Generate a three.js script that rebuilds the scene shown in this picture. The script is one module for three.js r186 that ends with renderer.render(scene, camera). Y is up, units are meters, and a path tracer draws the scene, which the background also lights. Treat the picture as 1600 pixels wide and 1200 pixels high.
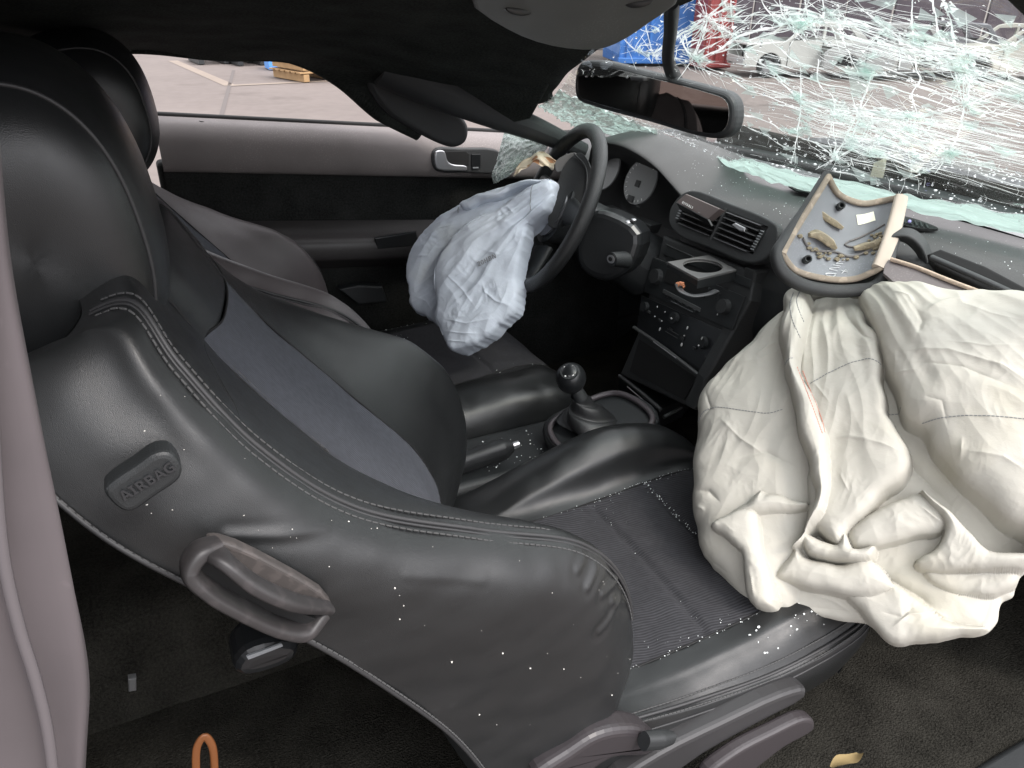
import * as THREE from 'three';
import { mergeGeometries, mergeVertices, toCreasedNormals } from 'three/addons/utils/BufferGeometryUtils.js';
import { RoundedBoxGeometry } from 'three/addons/geometries/RoundedBoxGeometry.js';
import { TextGeometry } from 'three/addons/geometries/TextGeometry.js';
import { FontLoader } from 'three/addons/loaders/FontLoader.js';

// ---------------------------------------------------------------- camera, sky, sun, exposure
const scene = new THREE.Scene();
const camera = new THREE.PerspectiveCamera(53.6, 4 / 3, 0.05, 400);
camera.position.set(-0.297, 1.277, 1.097);
{
  const yaw = THREE.MathUtils.degToRad(26.377), pit = THREE.MathUtils.degToRad(-27.724), rol = THREE.MathUtils.degToRad(0.828);
  camera.rotation.order = 'YXZ';
  camera.rotation.set(pit, -yaw, rol);
}
scene.add(camera);
// bright overcast sky, a little bluer overhead, brightest round a veiled sun
const SUN = new THREE.Vector3(0.30, 0.78, 0.56).normalize();
{
  const W = 512, H = 256, d = new Float32Array(W * H * 4);
  for (let j = 0; j < H; j++) for (let i = 0; i < W; i++) {
    const el = (j + 0.5) / H * Math.PI - Math.PI / 2, az = (i + 0.5) / W * 2 * Math.PI - Math.PI;
    const dir = [Math.cos(az) * Math.cos(el), Math.sin(el), Math.sin(az) * Math.cos(el)];
    const mu = Math.max(0, dir[0] * SUN.x + dir[1] * SUN.y + dir[2] * SUN.z);
    const up = Math.max(0, dir[1]);
    const cl = 0.06 * Math.sin(az * 3 + 5 * up) + 0.05 * Math.sin(az * 7 - 9 * up + 1) + 0.04 * Math.sin(13 * up + az * 2);
    let L = (1.7 + 0.3 * up + cl * 2) + 5.5 * Math.pow(mu, 9);
    if (dir[1] < -0.01) L *= 0.35;
    const k = (j * W + i) * 4;
    d[k] = L * 1.0; d[k + 1] = L * 1.0; d[k + 2] = L * 1.04; d[k + 3] = 1;
  }
  const t = new THREE.DataTexture(d, W, H, THREE.RGBAFormat, THREE.FloatType);
  t.mapping = THREE.EquirectangularReflectionMapping; t.magFilter = THREE.LinearFilter; t.minFilter = THREE.LinearFilter; t.needsUpdate = true;
  scene.background = t; scene.environment = t; scene.backgroundIntensity = 1.0; scene.environmentIntensity = 1.0;
}
const sun = new THREE.DirectionalLight(0xfff3e6, 1.5);
sun.position.copy(SUN).multiplyScalar(20); sun.target.position.set(0.3, 0.6, 0);
sun.castShadow = true; sun.shadow.radius = 25; sun.shadow.mapSize.set(2048, 2048);
Object.assign(sun.shadow.camera, { left: -16, right: 16, top: 16, bottom: -16, near: 0.5, far: 60 });
scene.add(sun, sun.target);
const renderer = new THREE.WebGLRenderer({ antialias: true });
renderer.setSize(1024, 768);
renderer.toneMapping = THREE.LinearToneMapping;
renderer.toneMappingExposure = 1.2;
renderer.shadowMap.enabled = true;

// ---------------------------------------------------------------- helpers
const V = (a, b, c) => a.isVector3 ? a.clone() : Array.isArray(a) ? new THREE.Vector3(a[0], a[1], a[2]) : new THREE.Vector3(a, b, c);
let seed = 7;
const rnd = () => { seed = (seed * 1664525 + 1013904223) >>> 0; return seed / 4294967296; };
const lerp = (a, b, t) => a + (b - a) * t, clamp = (x, a, b) => Math.min(b, Math.max(a, x));
const sst = (a, b, x) => { const t = clamp((x - a) / (b - a), 0, 1); return t * t * (3 - 2 * t); };
const hash = (x, y, z = 0) => { let h = (x * 374761393 + y * 668265263 + z * 2147483647) | 0; h = Math.imul(h ^ (h >>> 13), 1274126177); h ^= h >>> 16; return ((h >>> 0) / 4294967296); };
// tileable gradient noise with period P
function gn(x, y, P, s = 0) {
  const xi = Math.floor(x), yi = Math.floor(y), xf = x - xi, yf = y - yi;
  const g = (i, j) => { const a = hash(((i % P) + P) % P, ((j % P) + P) % P, s) * 6.2832; return Math.cos(a) * (x - i) + Math.sin(a) * (y - j); };
  const u = xf * xf * xf * (xf * (xf * 6 - 15) + 10), v = yf * yf * yf * (yf * (yf * 6 - 15) + 10);
  return lerp(lerp(g(xi, yi), g(xi + 1, yi), u), lerp(g(xi, yi + 1), g(xi + 1, yi + 1), u), v) * 1.5;
}
function fbm(x, y, P, o, s = 0) { let a = 0, w = 1, t = 0; for (let k = 0; k < o; k++) { a += w * gn(x, y, P, s + k * 17); t += w; x *= 2; y *= 2; P *= 2; w *= 0.5; } return a / t; }
function worley(x, y, P, s = 0) { // F1, F2
  const xi = Math.floor(x), yi = Math.floor(y); let f1 = 9, f2 = 9;
  for (let j = -1; j < 2; j++) for (let i = -1; i < 2; i++) {
    const cx = xi + i, cy = yi + j, mx = ((cx % P) + P) % P, my = ((cy % P) + P) % P;
    const d = Math.hypot(cx + hash(mx, my, s) - x, cy + hash(mx, my, s + 5) - y);
    if (d < f1) { f2 = f1; f1 = d; } else if (d < f2) f2 = d;
  }
  return [f1, f2];
}
const textures = [];
function tex(n, f, rep = 1, srgb = false) { // f(u,v) -> number or [r,g,b] in 0..1
  const d = new Uint8Array(n * n * 4);
  for (let j = 0; j < n; j++) for (let i = 0; i < n; i++) {
    const c = f((i + 0.5) / n, (j + 0.5) / n), k = (j * n + i) * 4, a = Array.isArray(c);
    d[k] = clamp(a ? c[0] : c, 0, 1) * 255; d[k + 1] = clamp(a ? c[1] : c, 0, 1) * 255; d[k + 2] = clamp(a ? c[2] : c, 0, 1) * 255; d[k + 3] = 255;
  }
  const t = new THREE.DataTexture(d, n, n, THREE.RGBAFormat); t.wrapS = t.wrapT = THREE.RepeatWrapping; t.magFilter = THREE.LinearFilter; t.minFilter = THREE.LinearMipmapLinearFilter; t.generateMipmaps = true;
  if (srgb) t.colorSpace = THREE.SRGBColorSpace;
  t.repeat.set(rep, rep); t.needsUpdate = true; return t;
}
const lin = (r, g, b) => new THREE.Color().setRGB(r, g, b === undefined ? r : b);
function mat(o) { const m = new THREE.MeshPhysicalMaterial({ side: THREE.DoubleSide }); for (const k in o) if (k === 'c') m.color.setRGB(...o.c); else m[k] = o[k]; return m; }

// things, parts
const used = {};
function numbered(n) { const k = used[n] = (used[n] ?? -1) + 1; return k ? n + '_' + String(k).padStart(3, '0') : n; }
function thing(name, label, category, base, group) {
  const o = new THREE.Group(); o.name = numbered(name); o.position.copy(V(base)); o.userData = { label, category }; if (group) o.userData.group = group;
  o.base = V(base); scene.add(o); return o;
}
const baseOf = (p) => { while (p && !p.base) p = p.parent; return p ? p.base : null; };
function part(name, geo, m, parent, extra) {
  if (Array.isArray(geo)) geo = merge(geo);
  const b = baseOf(parent); geo = geo.clone(); if (b) geo.translate(-b.x, -b.y, -b.z);
  const o = new THREE.Mesh(geo, m); o.name = name; o.castShadow = o.receiveShadow = true; if (extra) Object.assign(o.userData, extra);
  parent.add(o); return o;
}
function solo(name, geo, m, label, category, group, extra) {   // a thing that is one mesh
  if (Array.isArray(geo)) geo = merge(geo);
  geo.computeBoundingBox(); const c = geo.boundingBox.getCenter(V(0, 0, 0)); c.y = geo.boundingBox.min.y; geo.translate(-c.x, -c.y, -c.z);
  const o = new THREE.Mesh(geo, m); o.name = numbered(name); o.position.copy(c); o.castShadow = o.receiveShadow = true;
  o.userData = label ? { label, category } : {}; if (group) o.userData.group = group; if (extra) Object.assign(o.userData, extra);
  o.base = c; scene.add(o); return o;
}
function merge(list) {
  return mergeGeometries(list.map((g) => { g = g.index ? g.toNonIndexed() : g.clone(); for (const k of Object.keys(g.attributes)) if (!['position', 'normal', 'uv'].includes(k)) g.deleteAttribute(k); if (!g.attributes.uv) g.setAttribute('uv', new THREE.BufferAttribute(new Float32Array(g.attributes.position.count * 2), 2)); g.clearGroups(); return g; }));
}
function boxUV(g) { // uv in metres by dominant normal
  if (g.index) g = g.toNonIndexed(); const p = g.attributes.position, n = g.attributes.normal, uv = new Float32Array(p.count * 2);
  for (let i = 0; i < p.count; i++) { const a = Math.abs(n.getX(i)), b = Math.abs(n.getY(i)), c = Math.abs(n.getZ(i)); const x = p.getX(i), y = p.getY(i), z = p.getZ(i);
    if (a >= b && a >= c) { uv[2 * i] = z; uv[2 * i + 1] = y; } else if (b >= c) { uv[2 * i] = x; uv[2 * i + 1] = z; } else { uv[2 * i] = x; uv[2 * i + 1] = y; } }
  g.setAttribute('uv', new THREE.BufferAttribute(uv, 2)); return g;
}
function frame(o, r, u, n) { const m = new THREE.Matrix4().makeBasis(V(r).normalize(), V(u).normalize(), V(n).normalize()); m.setPosition(V(o)); return m; }
const FRONT = V(-0.45, 0.5, 0.74);
function planeOf(pts) { // Newell plane of a 3D polygon, normal turned to the open side of the car
  const n = V(0, 0, 0), c = V(0, 0, 0);
  pts.forEach((a, i) => { const b = pts[(i + 1) % pts.length]; n.x += (a.y - b.y) * (a.z + b.z); n.y += (a.z - b.z) * (a.x + b.x); n.z += (a.x - b.x) * (a.y + b.y); c.add(a); });
  n.normalize(); c.multiplyScalar(1 / pts.length); if (n.dot(FRONT) < 0) n.negate();
  const ref = Math.abs(n.y) > 0.97 ? V(0, 0, -1) : V(0, 1, 0), r = V(0, 0, 0).crossVectors(ref, n).normalize(), u = V(0, 0, 0).crossVectors(n, r);
  return { c, r, u, n };
}
const smoothLoop = (pts, k = 6, closed = true, tension = 0.5) => new THREE.CatmullRomCurve3(pts.map((p) => V(p)), closed, 'centripetal', tension).getPoints(pts.length * k).slice(0, closed ? -1 : undefined);
// a plate with the given outline (world points), its face on the outline's plane, thickness behind it
function slab(pts, th, bev = 0.002, o = {}) {
  pts = pts.map((p) => p.isVector3 ? p : V(p)); if (o.smooth) pts = smoothLoop(pts.map((p) => [p.x, p.y, p.z]), o.smooth);
  const { c, r, u, n } = planeOf(pts), s2 = (p) => { const d = p.clone().sub(c); return new THREE.Vector2(d.dot(r), d.dot(u)); };
  const sh = new THREE.Shape(pts.map(s2)); for (const h of o.holes || []) sh.holes.push(new THREE.Path((o.smoothHole ? smoothLoop(h, o.smoothHole) : h.map((p) => V(p))).map(s2)));
  const g = new THREE.ExtrudeGeometry(sh, { depth: Math.max(th - 2 * bev, 0.0002), bevelEnabled: bev > 0, bevelThickness: bev, bevelSize: bev, bevelOffset: -bev, bevelSegments: o.bs || 3, curveSegments: 8 });
  g.translate(0, 0, -(th - bev) + (o.lift || 0)); g.applyMatrix4(frame(c, r, u, n)); return g;
}
function tube(pts, r, o = {}) {
  const c = new THREE.CatmullRomCurve3(pts.map((p) => p.isVector3 ? p : V(p)), !!o.closed, 'centripetal');
  const g = new THREE.TubeGeometry(c, o.n || pts.length * 8, r, o.rs || 6, !!o.closed); return g;
}
function rod(a, b, r0, r1 = r0, rs = 12, cap = true) { a = V(a); b = V(b); const l = a.distanceTo(b), g = new THREE.CylinderGeometry(r1, r0, l, rs, 1, !cap); g.translate(0, l / 2, 0); g.applyQuaternion(new THREE.Quaternion().setFromUnitVectors(V(0, 1, 0), b.clone().sub(a).normalize())); g.translate(a.x, a.y, a.z); return g; }
// swept beam whose section turns with the path: radii list [w,h] per point
function beam(pts, sec, o = {}) {
  const P = pts.map((p) => V(p)), up = V(o.up || [0, 1, 0]), nS = 18, nL = (P.length - 1) * 10, cv = new THREE.CatmullRomCurve3(P, false, 'centripetal'); const pw = o.pow || 2.6;
  const f = (u, v) => { const t = v, p = cv.getPoint(t), d = cv.getTangent(t), s = V(0, 0, 0).crossVectors(d, up).normalize(), w = V(0, 0, 0).crossVectors(s, d); const x = t * (sec.length - 1), i = Math.min(Math.floor(x), sec.length - 2), q = x - i; const a = lerp(sec[i][0], sec[i + 1][0], q), b = lerp(sec[i][1], sec[i + 1][1], q); const e = u * 2 * Math.PI, ce = Math.cos(e), se = Math.sin(e); return p.addScaledVector(s, a * Math.sign(ce) * Math.abs(ce) ** (2 / pw)).addScaledVector(w, b * Math.sign(se) * Math.abs(se) ** (2 / pw)); };
  const gs = [surf(f, 0, 1, nS, 0, 1, nL)];
  for (const v of [0, 1]) { const c = cv.getPoint(v); gs.push(surf((u, k) => c.clone().lerp(f(u, v), k), 0, 1, nS, 0, 1, 2)); }
  return merge(gs);
}
function surf(f, u0, u1, nu, v0, v1, nv) {
  const p = [], uv = [], ix = []; const P = [];
  for (let j = 0; j <= nv; j++) for (let i = 0; i <= nu; i++) P.push(f(lerp(u0, u1, i / nu), lerp(v0, v1, j / nv)));
  const at = (i, j) => P[j * (nu + 1) + i]; const mj = nv >> 1, mi = nu >> 1; const su = [0], sv = [0];
  for (let i = 1; i <= nu; i++) su.push(su[i - 1] + at(i, mj).distanceTo(at(i - 1, mj))); for (let j = 1; j <= nv; j++) sv.push(sv[j - 1] + at(mi, j).distanceTo(at(mi, j - 1)));
  for (let j = 0; j <= nv; j++) for (let i = 0; i <= nu; i++) { const q = at(i, j); p.push(q.x, q.y, q.z); uv.push(su[i], sv[j]); if (i < nu && j < nv) { const a = j * (nu + 1) + i, b = a + 1, c = a + nu + 1, d = c + 1; ix.push(a, c, b, b, c, d); } }
  const g = new THREE.BufferGeometry(); g.setAttribute('position', new THREE.Float32BufferAttribute(p, 3)); g.setAttribute('uv', new THREE.Float32BufferAttribute(uv, 2)); g.setIndex(ix); g.computeVertexNormals(); return g;
}
function crv(a, b, c, d, t) { return 0.5 * (2 * b + (c - a) * t + (2 * a - 5 * b + 4 * c - d) * t * t + (3 * b - a - 3 * c + d) * t * t * t); }
function cr1(P, x) { const n = P.length - 1; x = clamp(x, 0, n); const i = Math.min(Math.floor(x), n - 1), t = x - i, g = (k) => P[clamp(k, 0, n)]; const A = g(i - 1), B = g(i), C = g(i + 1), D = g(i + 2); return typeof A === 'number' ? crv(A, B, C, D, t) : A.map((_, k) => crv(A[k], B[k], C[k], D[k], t)); }
const crGrid = (rows) => (u, v) => V(cr1(rows.map((r) => cr1(r, u)), v));    // u over columns, v over rows
function rbox(w, h, d, r, seg = 3) { return new RoundedBoxGeometry(w, h, d, seg, r); }
function at(g, o, r, u, n) { g = g.clone(); g.applyMatrix4(frame(o, r, u, n)); return g; }
const font = await new FontLoader().loadAsync('fonts/droid/droid_sans_bold.typeface.json');
function text(s, size, depth, o, r, u) { const g = new TextGeometry(s, { font, size, depth, curveSegments: 4, bevelEnabled: false }); g.computeBoundingBox(); const b = g.boundingBox; g.translate(-(b.min.x + b.max.x) / 2, -(b.min.y + b.max.y) / 2, 0); const R = V(r).normalize(), N = V(0, 0, 0).crossVectors(R, V(u)).normalize(), U = V(0, 0, 0).crossVectors(N, R); return at(g, o, R, U, N); }
function scatter(list, geos, m, name, label, cat) {}
// ---------------------------------------------------------------- materials
const tLeatherB = tex(1024, (u, v) => { // pores and fine creases, tile 0.16 m
  const w = worley(u * 150 + 0.6 * gn(u * 40, v * 40, 40, 3), v * 150, 150, 1), w2 = worley(u * 26 + 0.5 * gn(u * 12, v * 12, 12, 4), v * 26, 26, 2);
  const cr = 1 - sst(0.0, 0.07, w2[1] - w2[0]), f = fbm(u * 9, v * 9, 9, 3, 8);
  return 0.62 + 0.3 * sst(0.02, 0.3, w[1] - w[0]) - 0.3 - 0.16 * cr * sst(-0.1, 0.3, f) + 0.12 * f;
}, 1 / 0.16);
const tLeatherR = tex(512, (u, v) => { const f = fbm(u * 6, v * 6, 6, 5, 21), g = fbm(u * 40, v * 40, 40, 2, 5); return [0, 0.37 + 0.06 * f + 0.04 * g + 0.05 * sst(0.1, 0.6, f), 0]; }, 1 / 0.45);
const tLeatherC = tex(512, (u, v) => { const f = fbm(u * 5, v * 5, 5, 5, 61), s = sst(0.42, 0.6, fbm(u * 60, v * 60, 60, 2, 9)) * sst(0.0, 0.4, f); const k = 0.78 + 0.2 * f + 0.5 * s; return [k, k, k]; }, 1 / 0.6);
const tGrain = tex(512, (u, v) => { const w = worley(u * 110, v * 110, 110, 31); return 0.3 + 0.7 * sst(0, 0.5, w[1] - w[0]); }, 1 / 0.12);
const tDust = tex(1024, (u, v) => { const f = fbm(u * 4, v * 4, 4, 5, 77), s = sst(0.36, 0.5, gn(u * 180, v * 180, 180, 6)) * sst(-0.2, 0.5, f); const k = 0.74 + 0.16 * f + 0.35 * s; return [k, k, k]; }, 1 / 0.5);
const tTwillC = tex(512, (u, v) => { const a = Math.sin((u * 44 + v * 8 + 0.6 * gn(u * 6, v * 6, 6, 2)) * 6.2832), b = Math.sin((u * 128 - v * 64) * 6.2832), n = fbm(u * 20, v * 20, 20, 3, 12); const k = 0.72 + 0.2 * a + 0.06 * b + 0.14 * n; return [k, k, k]; }, 1 / 0.2);
const tTwillB = tex(512, (u, v) => 0.5 + 0.38 * Math.sin((u * 44 + v * 8 + 0.6 * gn(u * 6, v * 6, 6, 2)) * 6.2832) + 0.12 * Math.sin((u * 128 - v * 64) * 6.2832), 1 / 0.2);
const tClothB = tex(1024, (u, v) => { const a = fbm(u * 7 + 0.8 * gn(u * 5, v * 5, 5, 2), v * 7, 7, 4, 41), b = fbm(u * 16, v * 16 + 0.6 * gn(u * 8, v * 8, 8, 3), 16, 3, 43); return 0.5 + 0.55 * (0.35 - Math.abs(a)) + 0.22 * (0.3 - Math.abs(b)) + 0.03 * gn(u * 200, v * 200, 200, 4); }, 1 / 0.36);
const tClothC = tex(512, (u, v) => { const f = fbm(u * 5, v * 5, 5, 5, 91), y = sst(0.15, 0.55, fbm(u * 3, v * 3, 3, 4, 93)); return [0.97 + 0.03 * f, 0.965 + 0.03 * f - 0.012 * y, 0.94 + 0.03 * f - 0.06 * y]; }, 1 / 0.5);
const tCarpet = tex(512, (u, v) => { const n = gn(u * 90, v * 90, 90, 3) * 0.5 + gn(u * 200, v * 200, 200, 5) * 0.5, f = fbm(u * 6, v * 6, 6, 4, 15); const k = 0.6 + 0.5 * n + 0.35 * f; return [k * 1.02, k, k * 0.96]; }, 1 / 0.4);
const tCarpetB = tex(512, (u, v) => 0.5 + 0.5 * gn(u * 120, v * 120, 120, 3), 1 / 0.3);
const tGround = tex(1024, (u, v) => { const f = fbm(u * 5, v * 5, 5, 6, 201), g = fbm(u * 60, v * 60, 60, 3, 203), s = sst(0.18, 0.5, fbm(u * 9, v * 9, 9, 4, 207)); const k = 0.84 + 0.16 * f + 0.1 * g - 0.14 * s; return [k, k * (0.985 - 0.01 * s), k * (0.97 - 0.01 * s)]; }, 1 / 9);
const tWear = tex(512, (u, v) => { const f = fbm(u * 10, v * 10, 10, 5, 301); const s = sst(0.02, 0.3, f); return [lerp(0.72, 1, s), lerp(0.7, 0.95, s), lerp(0.68, 0.92, s)]; }, 1 / 0.12);

const M = {
  leather: mat({ c: [0.017, 0.018, 0.0185], map: tLeatherC, roughness: 0.9, roughnessMap: tLeatherR, bumpMap: tLeatherB, bumpScale: 0.00022, specularIntensity: 1 }),
  leatherIn: mat({ c: [0.022, 0.023, 0.024], map: tLeatherC, roughness: 1, roughnessMap: tLeatherR, bumpMap: tLeatherB, bumpScale: 0.0004, specularIntensity: 1 }),
  leatherLit: mat({ c: [0.11, 0.095, 0.097], map: tLeatherC, roughness: 1, roughnessMap: tLeatherR, bumpMap: tLeatherB, bumpScale: 0.0002 }),  // driver backrest: window light put into the colour of the black leather
  piping: mat({ c: [0.022, 0.022, 0.023], roughness: 0.5 }),
  thread: mat({ c: [0.05, 0.05, 0.05], roughness: 0.7 }),
  fabric: mat({ c: [0.095, 0.10, 0.115], map: tTwillC, bumpMap: tTwillB, bumpScale: 0.0005, roughness: 0.95, specularIntensity: 0.3, sheen: 0.25, sheenRoughness: 0.6 }),
  fabric2: mat({ c: [0.055, 0.055, 0.06], map: tTwillC, bumpMap: tTwillB, bumpScale: 0.0006, roughness: 0.9, specularIntensity: 0.35, sheen: 0.25, sheenRoughness: 0.6 }),
  plastic: mat({ c: [0.018, 0.02, 0.021], roughness: 0.5, bumpMap: tGrain, bumpScale: 0.00015 }),
  plasticGloss: mat({ c: [0.012, 0.013, 0.014], roughness: 0.3 }),
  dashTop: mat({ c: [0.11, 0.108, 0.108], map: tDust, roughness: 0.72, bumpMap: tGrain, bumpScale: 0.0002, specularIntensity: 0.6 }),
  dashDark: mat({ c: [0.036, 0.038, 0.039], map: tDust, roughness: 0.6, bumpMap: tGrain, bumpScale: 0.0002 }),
  black: mat({ c: [0.006, 0.006, 0.006], roughness: 0.8 }),
  headliner: mat({ c: [0.046, 0.053, 0.051], map: tCarpet, roughness: 1, specularIntensity: 0.2 }),
  doorUp: mat({ c: [0.24, 0.214, 0.207], map: tDust, roughness: 0.62, bumpMap: tGrain, bumpScale: 0.0002, specularIntensity: 0.6 }),
  doorLow: mat({ c: [0.032, 0.034, 0.034], map: tCarpet, roughness: 0.9, specularIntensity: 0.3 }),
  carpet: mat({ c: [0.034, 0.033, 0.029], map: tCarpet, bumpMap: tCarpetB, bumpScale: 0.002, roughness: 1, specularIntensity: 0.1 }),
  silver: mat({ c: [0.55, 0.55, 0.56], roughness: 0.33, metalness: 0.85 }),
  steel: mat({ c: [0.32, 0.32, 0.33], roughness: 0.35, metalness: 0.9 }),
  mirrorGlass: mat({ c: [0.55, 0.55, 0.53], roughness: 0.02, metalness: 1 }),
  trim: mat({ c: [0.108, 0.092, 0.096], roughness: 0.75, map: tLeatherC }),
  white: mat({ c: [0.78, 0.78, 0.76], roughness: 0.6 }),
  grey: mat({ c: [0.22, 0.23, 0.24], roughness: 0.55 }),
  guide: mat({ c: [0.038, 0.036, 0.0375], roughness: 0.5, map: tWear }),
  bagWhite: mat({ c: [0.45, 0.437, 0.398], map: tClothC, bumpMap: tClothB, bumpScale: 0.0016, roughness: 0.75, specularIntensity: 0.3, sheen: 0.15 }),
  bagBlue: mat({ c: [0.57, 0.625, 0.72], map: tClothC, bumpMap: tClothB, bumpScale: 0.0016, roughness: 0.7, specularIntensity: 0.4, sheen: 0.15 }),
  seam: mat({ c: [0.22, 0.23, 0.23], roughness: 0.9 }),
  red: mat({ c: [0.52, 0.2, 0.15], roughness: 0.8 }),
  ground: mat({ c: [0.18, 0.155, 0.145], map: tGround, roughness: 0.85, specularIntensity: 0.4 }),
};

// ---------------------------------------------------------------- ground outside
{
  const g = new THREE.PlaneGeometry(240, 240, 1, 1); g.rotateX(-Math.PI / 2); for (let i = 0; i < 4; i++) { const u = g.attributes.uv; u.setXY(i, g.attributes.position.getX(i), g.attributes.position.getZ(i)); }
  const ground = part('pavement', g, M.ground, scene, { kind: 'structure' });
  const strip = (a, b, w, y, m, name) => { a = V(a); b = V(b); const d = b.clone().sub(a), s = V(-d.z, 0, d.x).normalize().multiplyScalar(w / 2); const q = [a.clone().add(s), a.clone().sub(s), b.clone().sub(s), b.clone().add(s)]; const gg = new THREE.BufferGeometry(); gg.setAttribute('position', new THREE.Float32BufferAttribute(q.flatMap((p) => [p.x, y, p.z]), 3)); gg.setAttribute('uv', new THREE.Float32BufferAttribute(q.flatMap((p) => [p.x, p.z]), 2)); gg.setIndex([0, 1, 2, 0, 2, 3]); gg.computeVertexNormals(); return part(name, gg, m, ground); };
  const joint = mat({ c: [0.1, 0.085, 0.08], roughness: 0.95 }), paint = mat({ c: [0.245, 0.20, 0.165], map: tGround, roughness: 0.8 });
  strip([1.4583,0,-12.6489], [0.5795,0,-7.4118], 0.05, 0.004, joint, 'pavement_joint');
  strip([0.5795,0,-7.4118], [0.2287,0,-5.314], 0.05, 0.004, joint, 'pavement_joint');
  strip([0.7098,0,-14.6685], [1.1217,0,-10.5703], 0.16, 0.004, paint, 'painted_line');
  strip([1.1217,0,-10.5703], [2.6614,0,-10.6961], 0.16, 0.006, paint, 'painted_line');
}

// ---------------------------------------------------------------- car body round the cabin
const body = thing('cabin_shell', 'black lined cabin shell with crushed sagging roof around the two leather seats', 'car cabin', [0, 0, 0]);
{
  // headliner, sagging to the crushed driver side
  const rows = [
    [[-1.7, 1.22, 0.7], [-1.0, 1.31, 0.7], [-0.5, 1.335, 0.7], [-0.2, 1.34, 0.7], [0, 1.335, 0.7], [0.16, 1.32, 0.69], [0.28, 1.305, 0.68], [0.41, 1.275, 0.66]],
    [[-1.7, 1.22, 0.4], [-1.0, 1.31, 0.4], [-0.5, 1.33, 0.4], [-0.2, 1.332, 0.4], [0, 1.328, 0.4], [0.16, 1.315, 0.4], [0.28, 1.3, 0.4], [0.38, 1.288, 0.4]],
    [[-1.7, 1.22, 0.15], [-1.0, 1.3, 0.15], [-0.5, 1.30, 0.15], [-0.2, 1.295, 0.15], [0, 1.285, 0.15], [0.16, 1.275, 0.16], [0.28, 1.262, 0.17], [0.39, 1.252, 0.18]],
    [[-1.7, 1.2, -0.1], [-1.0, 1.28, -0.1], [-0.5, 1.265, -0.1], [-0.2, 1.255, -0.1], [0, 1.24, -0.1], [0.16, 1.22, -0.1], [0.28, 1.205, -0.11], [0.43, 1.165, -0.11]],
    [[-1.7, 1.2, -0.33], [-1.0, 1.26, -0.33], [-0.5, 1.225, -0.33], [-0.2, 1.215, -0.33], [0, 1.2, -0.33], [0.16, 1.17, -0.33], [0.3, 1.13, -0.33], [0.49, 1.09, -0.32]],
    [[-1.7, 1.2, -0.52], [-1.0, 1.24, -0.52], [-0.5, 1.19, -0.52], [-0.24, 1.175, -0.52], [-0.1, 1.165, -0.52], [0.08, 1.145, -0.52], [0.26, 1.09, -0.51], [0.54, 1.045, -0.48]],
    [[-1.7, 1.15, -0.62], [-1.0, 1.19, -0.62], [-0.5, 1.16, -0.61], [-.2575,1.1578,-.6], [-.1191,1.139,-.6], [0.0336,1.1305,-.6], [0.128,1.0857,-.6], [0.2211,1.0165,-.6]],
  ];
  const f = crGrid(rows);
  const bump = (u, v) => { const p = f(u, v); p.y += 0.006 * gn(p.x * 7 + 50, p.z * 7 + 50, 512, 3); return p; };
  part('headliner', surf(bump, 0, 7, 70, 0, 6, 60), M.headliner, body);
  part('roof_skin', surf((u, v) => { const p = f(u, v); p.y += 0.035; return p; }, 0, 7, 40, 0, 6, 30), mat({ c: [0.03, 0.03, 0.032], roughness: 0.3 }), body);
  // driver side roof rail and its torn lower end
  part('roof_rail', beam([[-1.7, 1.16, -0.64], [-0.6, 1.17, -0.635], [-.2388,1.1649,-.62], [-.1092,1.1488,-.62], [0.0353,1.1433,-.62], [0.1354,1.1087,-.62], [0.2275,1.041,-.615], [0.3129,0.9909,-.61]], [[0.02, 0.022], [0.02, 0.022], [0.02, 0.014], [0.02, 0.013], [0.022, 0.016], [0.026, 0.03], [0.028, 0.04], [0.026, 0.036]]), M.headliner, body);
  // broken A-pillar cover hanging below the rail
  part('pillar_cover', slab([[0.1798,1.1029,-.56], [0.2715,1.1151,-.56], [0.3869,1.0187,-.56], [0.4067,0.9873,-.56], [0.3999,0.9568,-.56], [0.3729,0.9459,-.56], [0.3389,0.9553,-.56], [0.2869,0.9835,-.56], [0.21,1.0382,-.56]], 0.05, 0.012, { smooth: 4, bs: 4 }), M.dashDark, body);
  part('pillar', beam([[0.2039,1.1351,-.52], [0.3195,1.079,-.5], [0.429,1.03,-.48], [0.5296,0.9909,-.46], [0.6401,0.9408,-.44]], [[0.05, 0.05], [0.05, 0.042], [0.04, 0.032], [0.032, 0.026], [0.02, 0.018]], { pow: 2.4 }), M.dashDark, body);
  part('header_trim', slab([[0.2912,1.1843,-.3853], [0.4068,1.1821,-.2132], [0.4385,1.1906,-.1016], [0.4353,1.1461,-.1906], [0.4999,1.0527,-.419], [0.4529,1.0055,-.4651], [0.3796,1.0389,-.4706], [0.314,1.0934,-.4846]], 0.03, 0.008), M.headliner, body);
  // passenger side: roof rail, pillar at the windscreen, B pillar next to the camera
  part('pillar', beam([[0.36, 1.31, 0.66], [0.5, 1.245, 0.665], [0.75, 1.09, 0.68], [1.02, 0.92, 0.7]], [[0.03, 0.03], [0.035, 0.03], [0.035, 0.03], [0.04, 0.04]]), M.headliner, body);
  part('roof_rail', beam([[-1.7, 1.27, 0.74], [-0.8, 1.36, 0.74], [0, 1.375, 0.73], [0.36, 1.325, 0.68]], [[0.03, 0.035], [0.03, 0.035], [0.03, 0.035], [0.03, 0.03]]), M.headliner, body);
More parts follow.
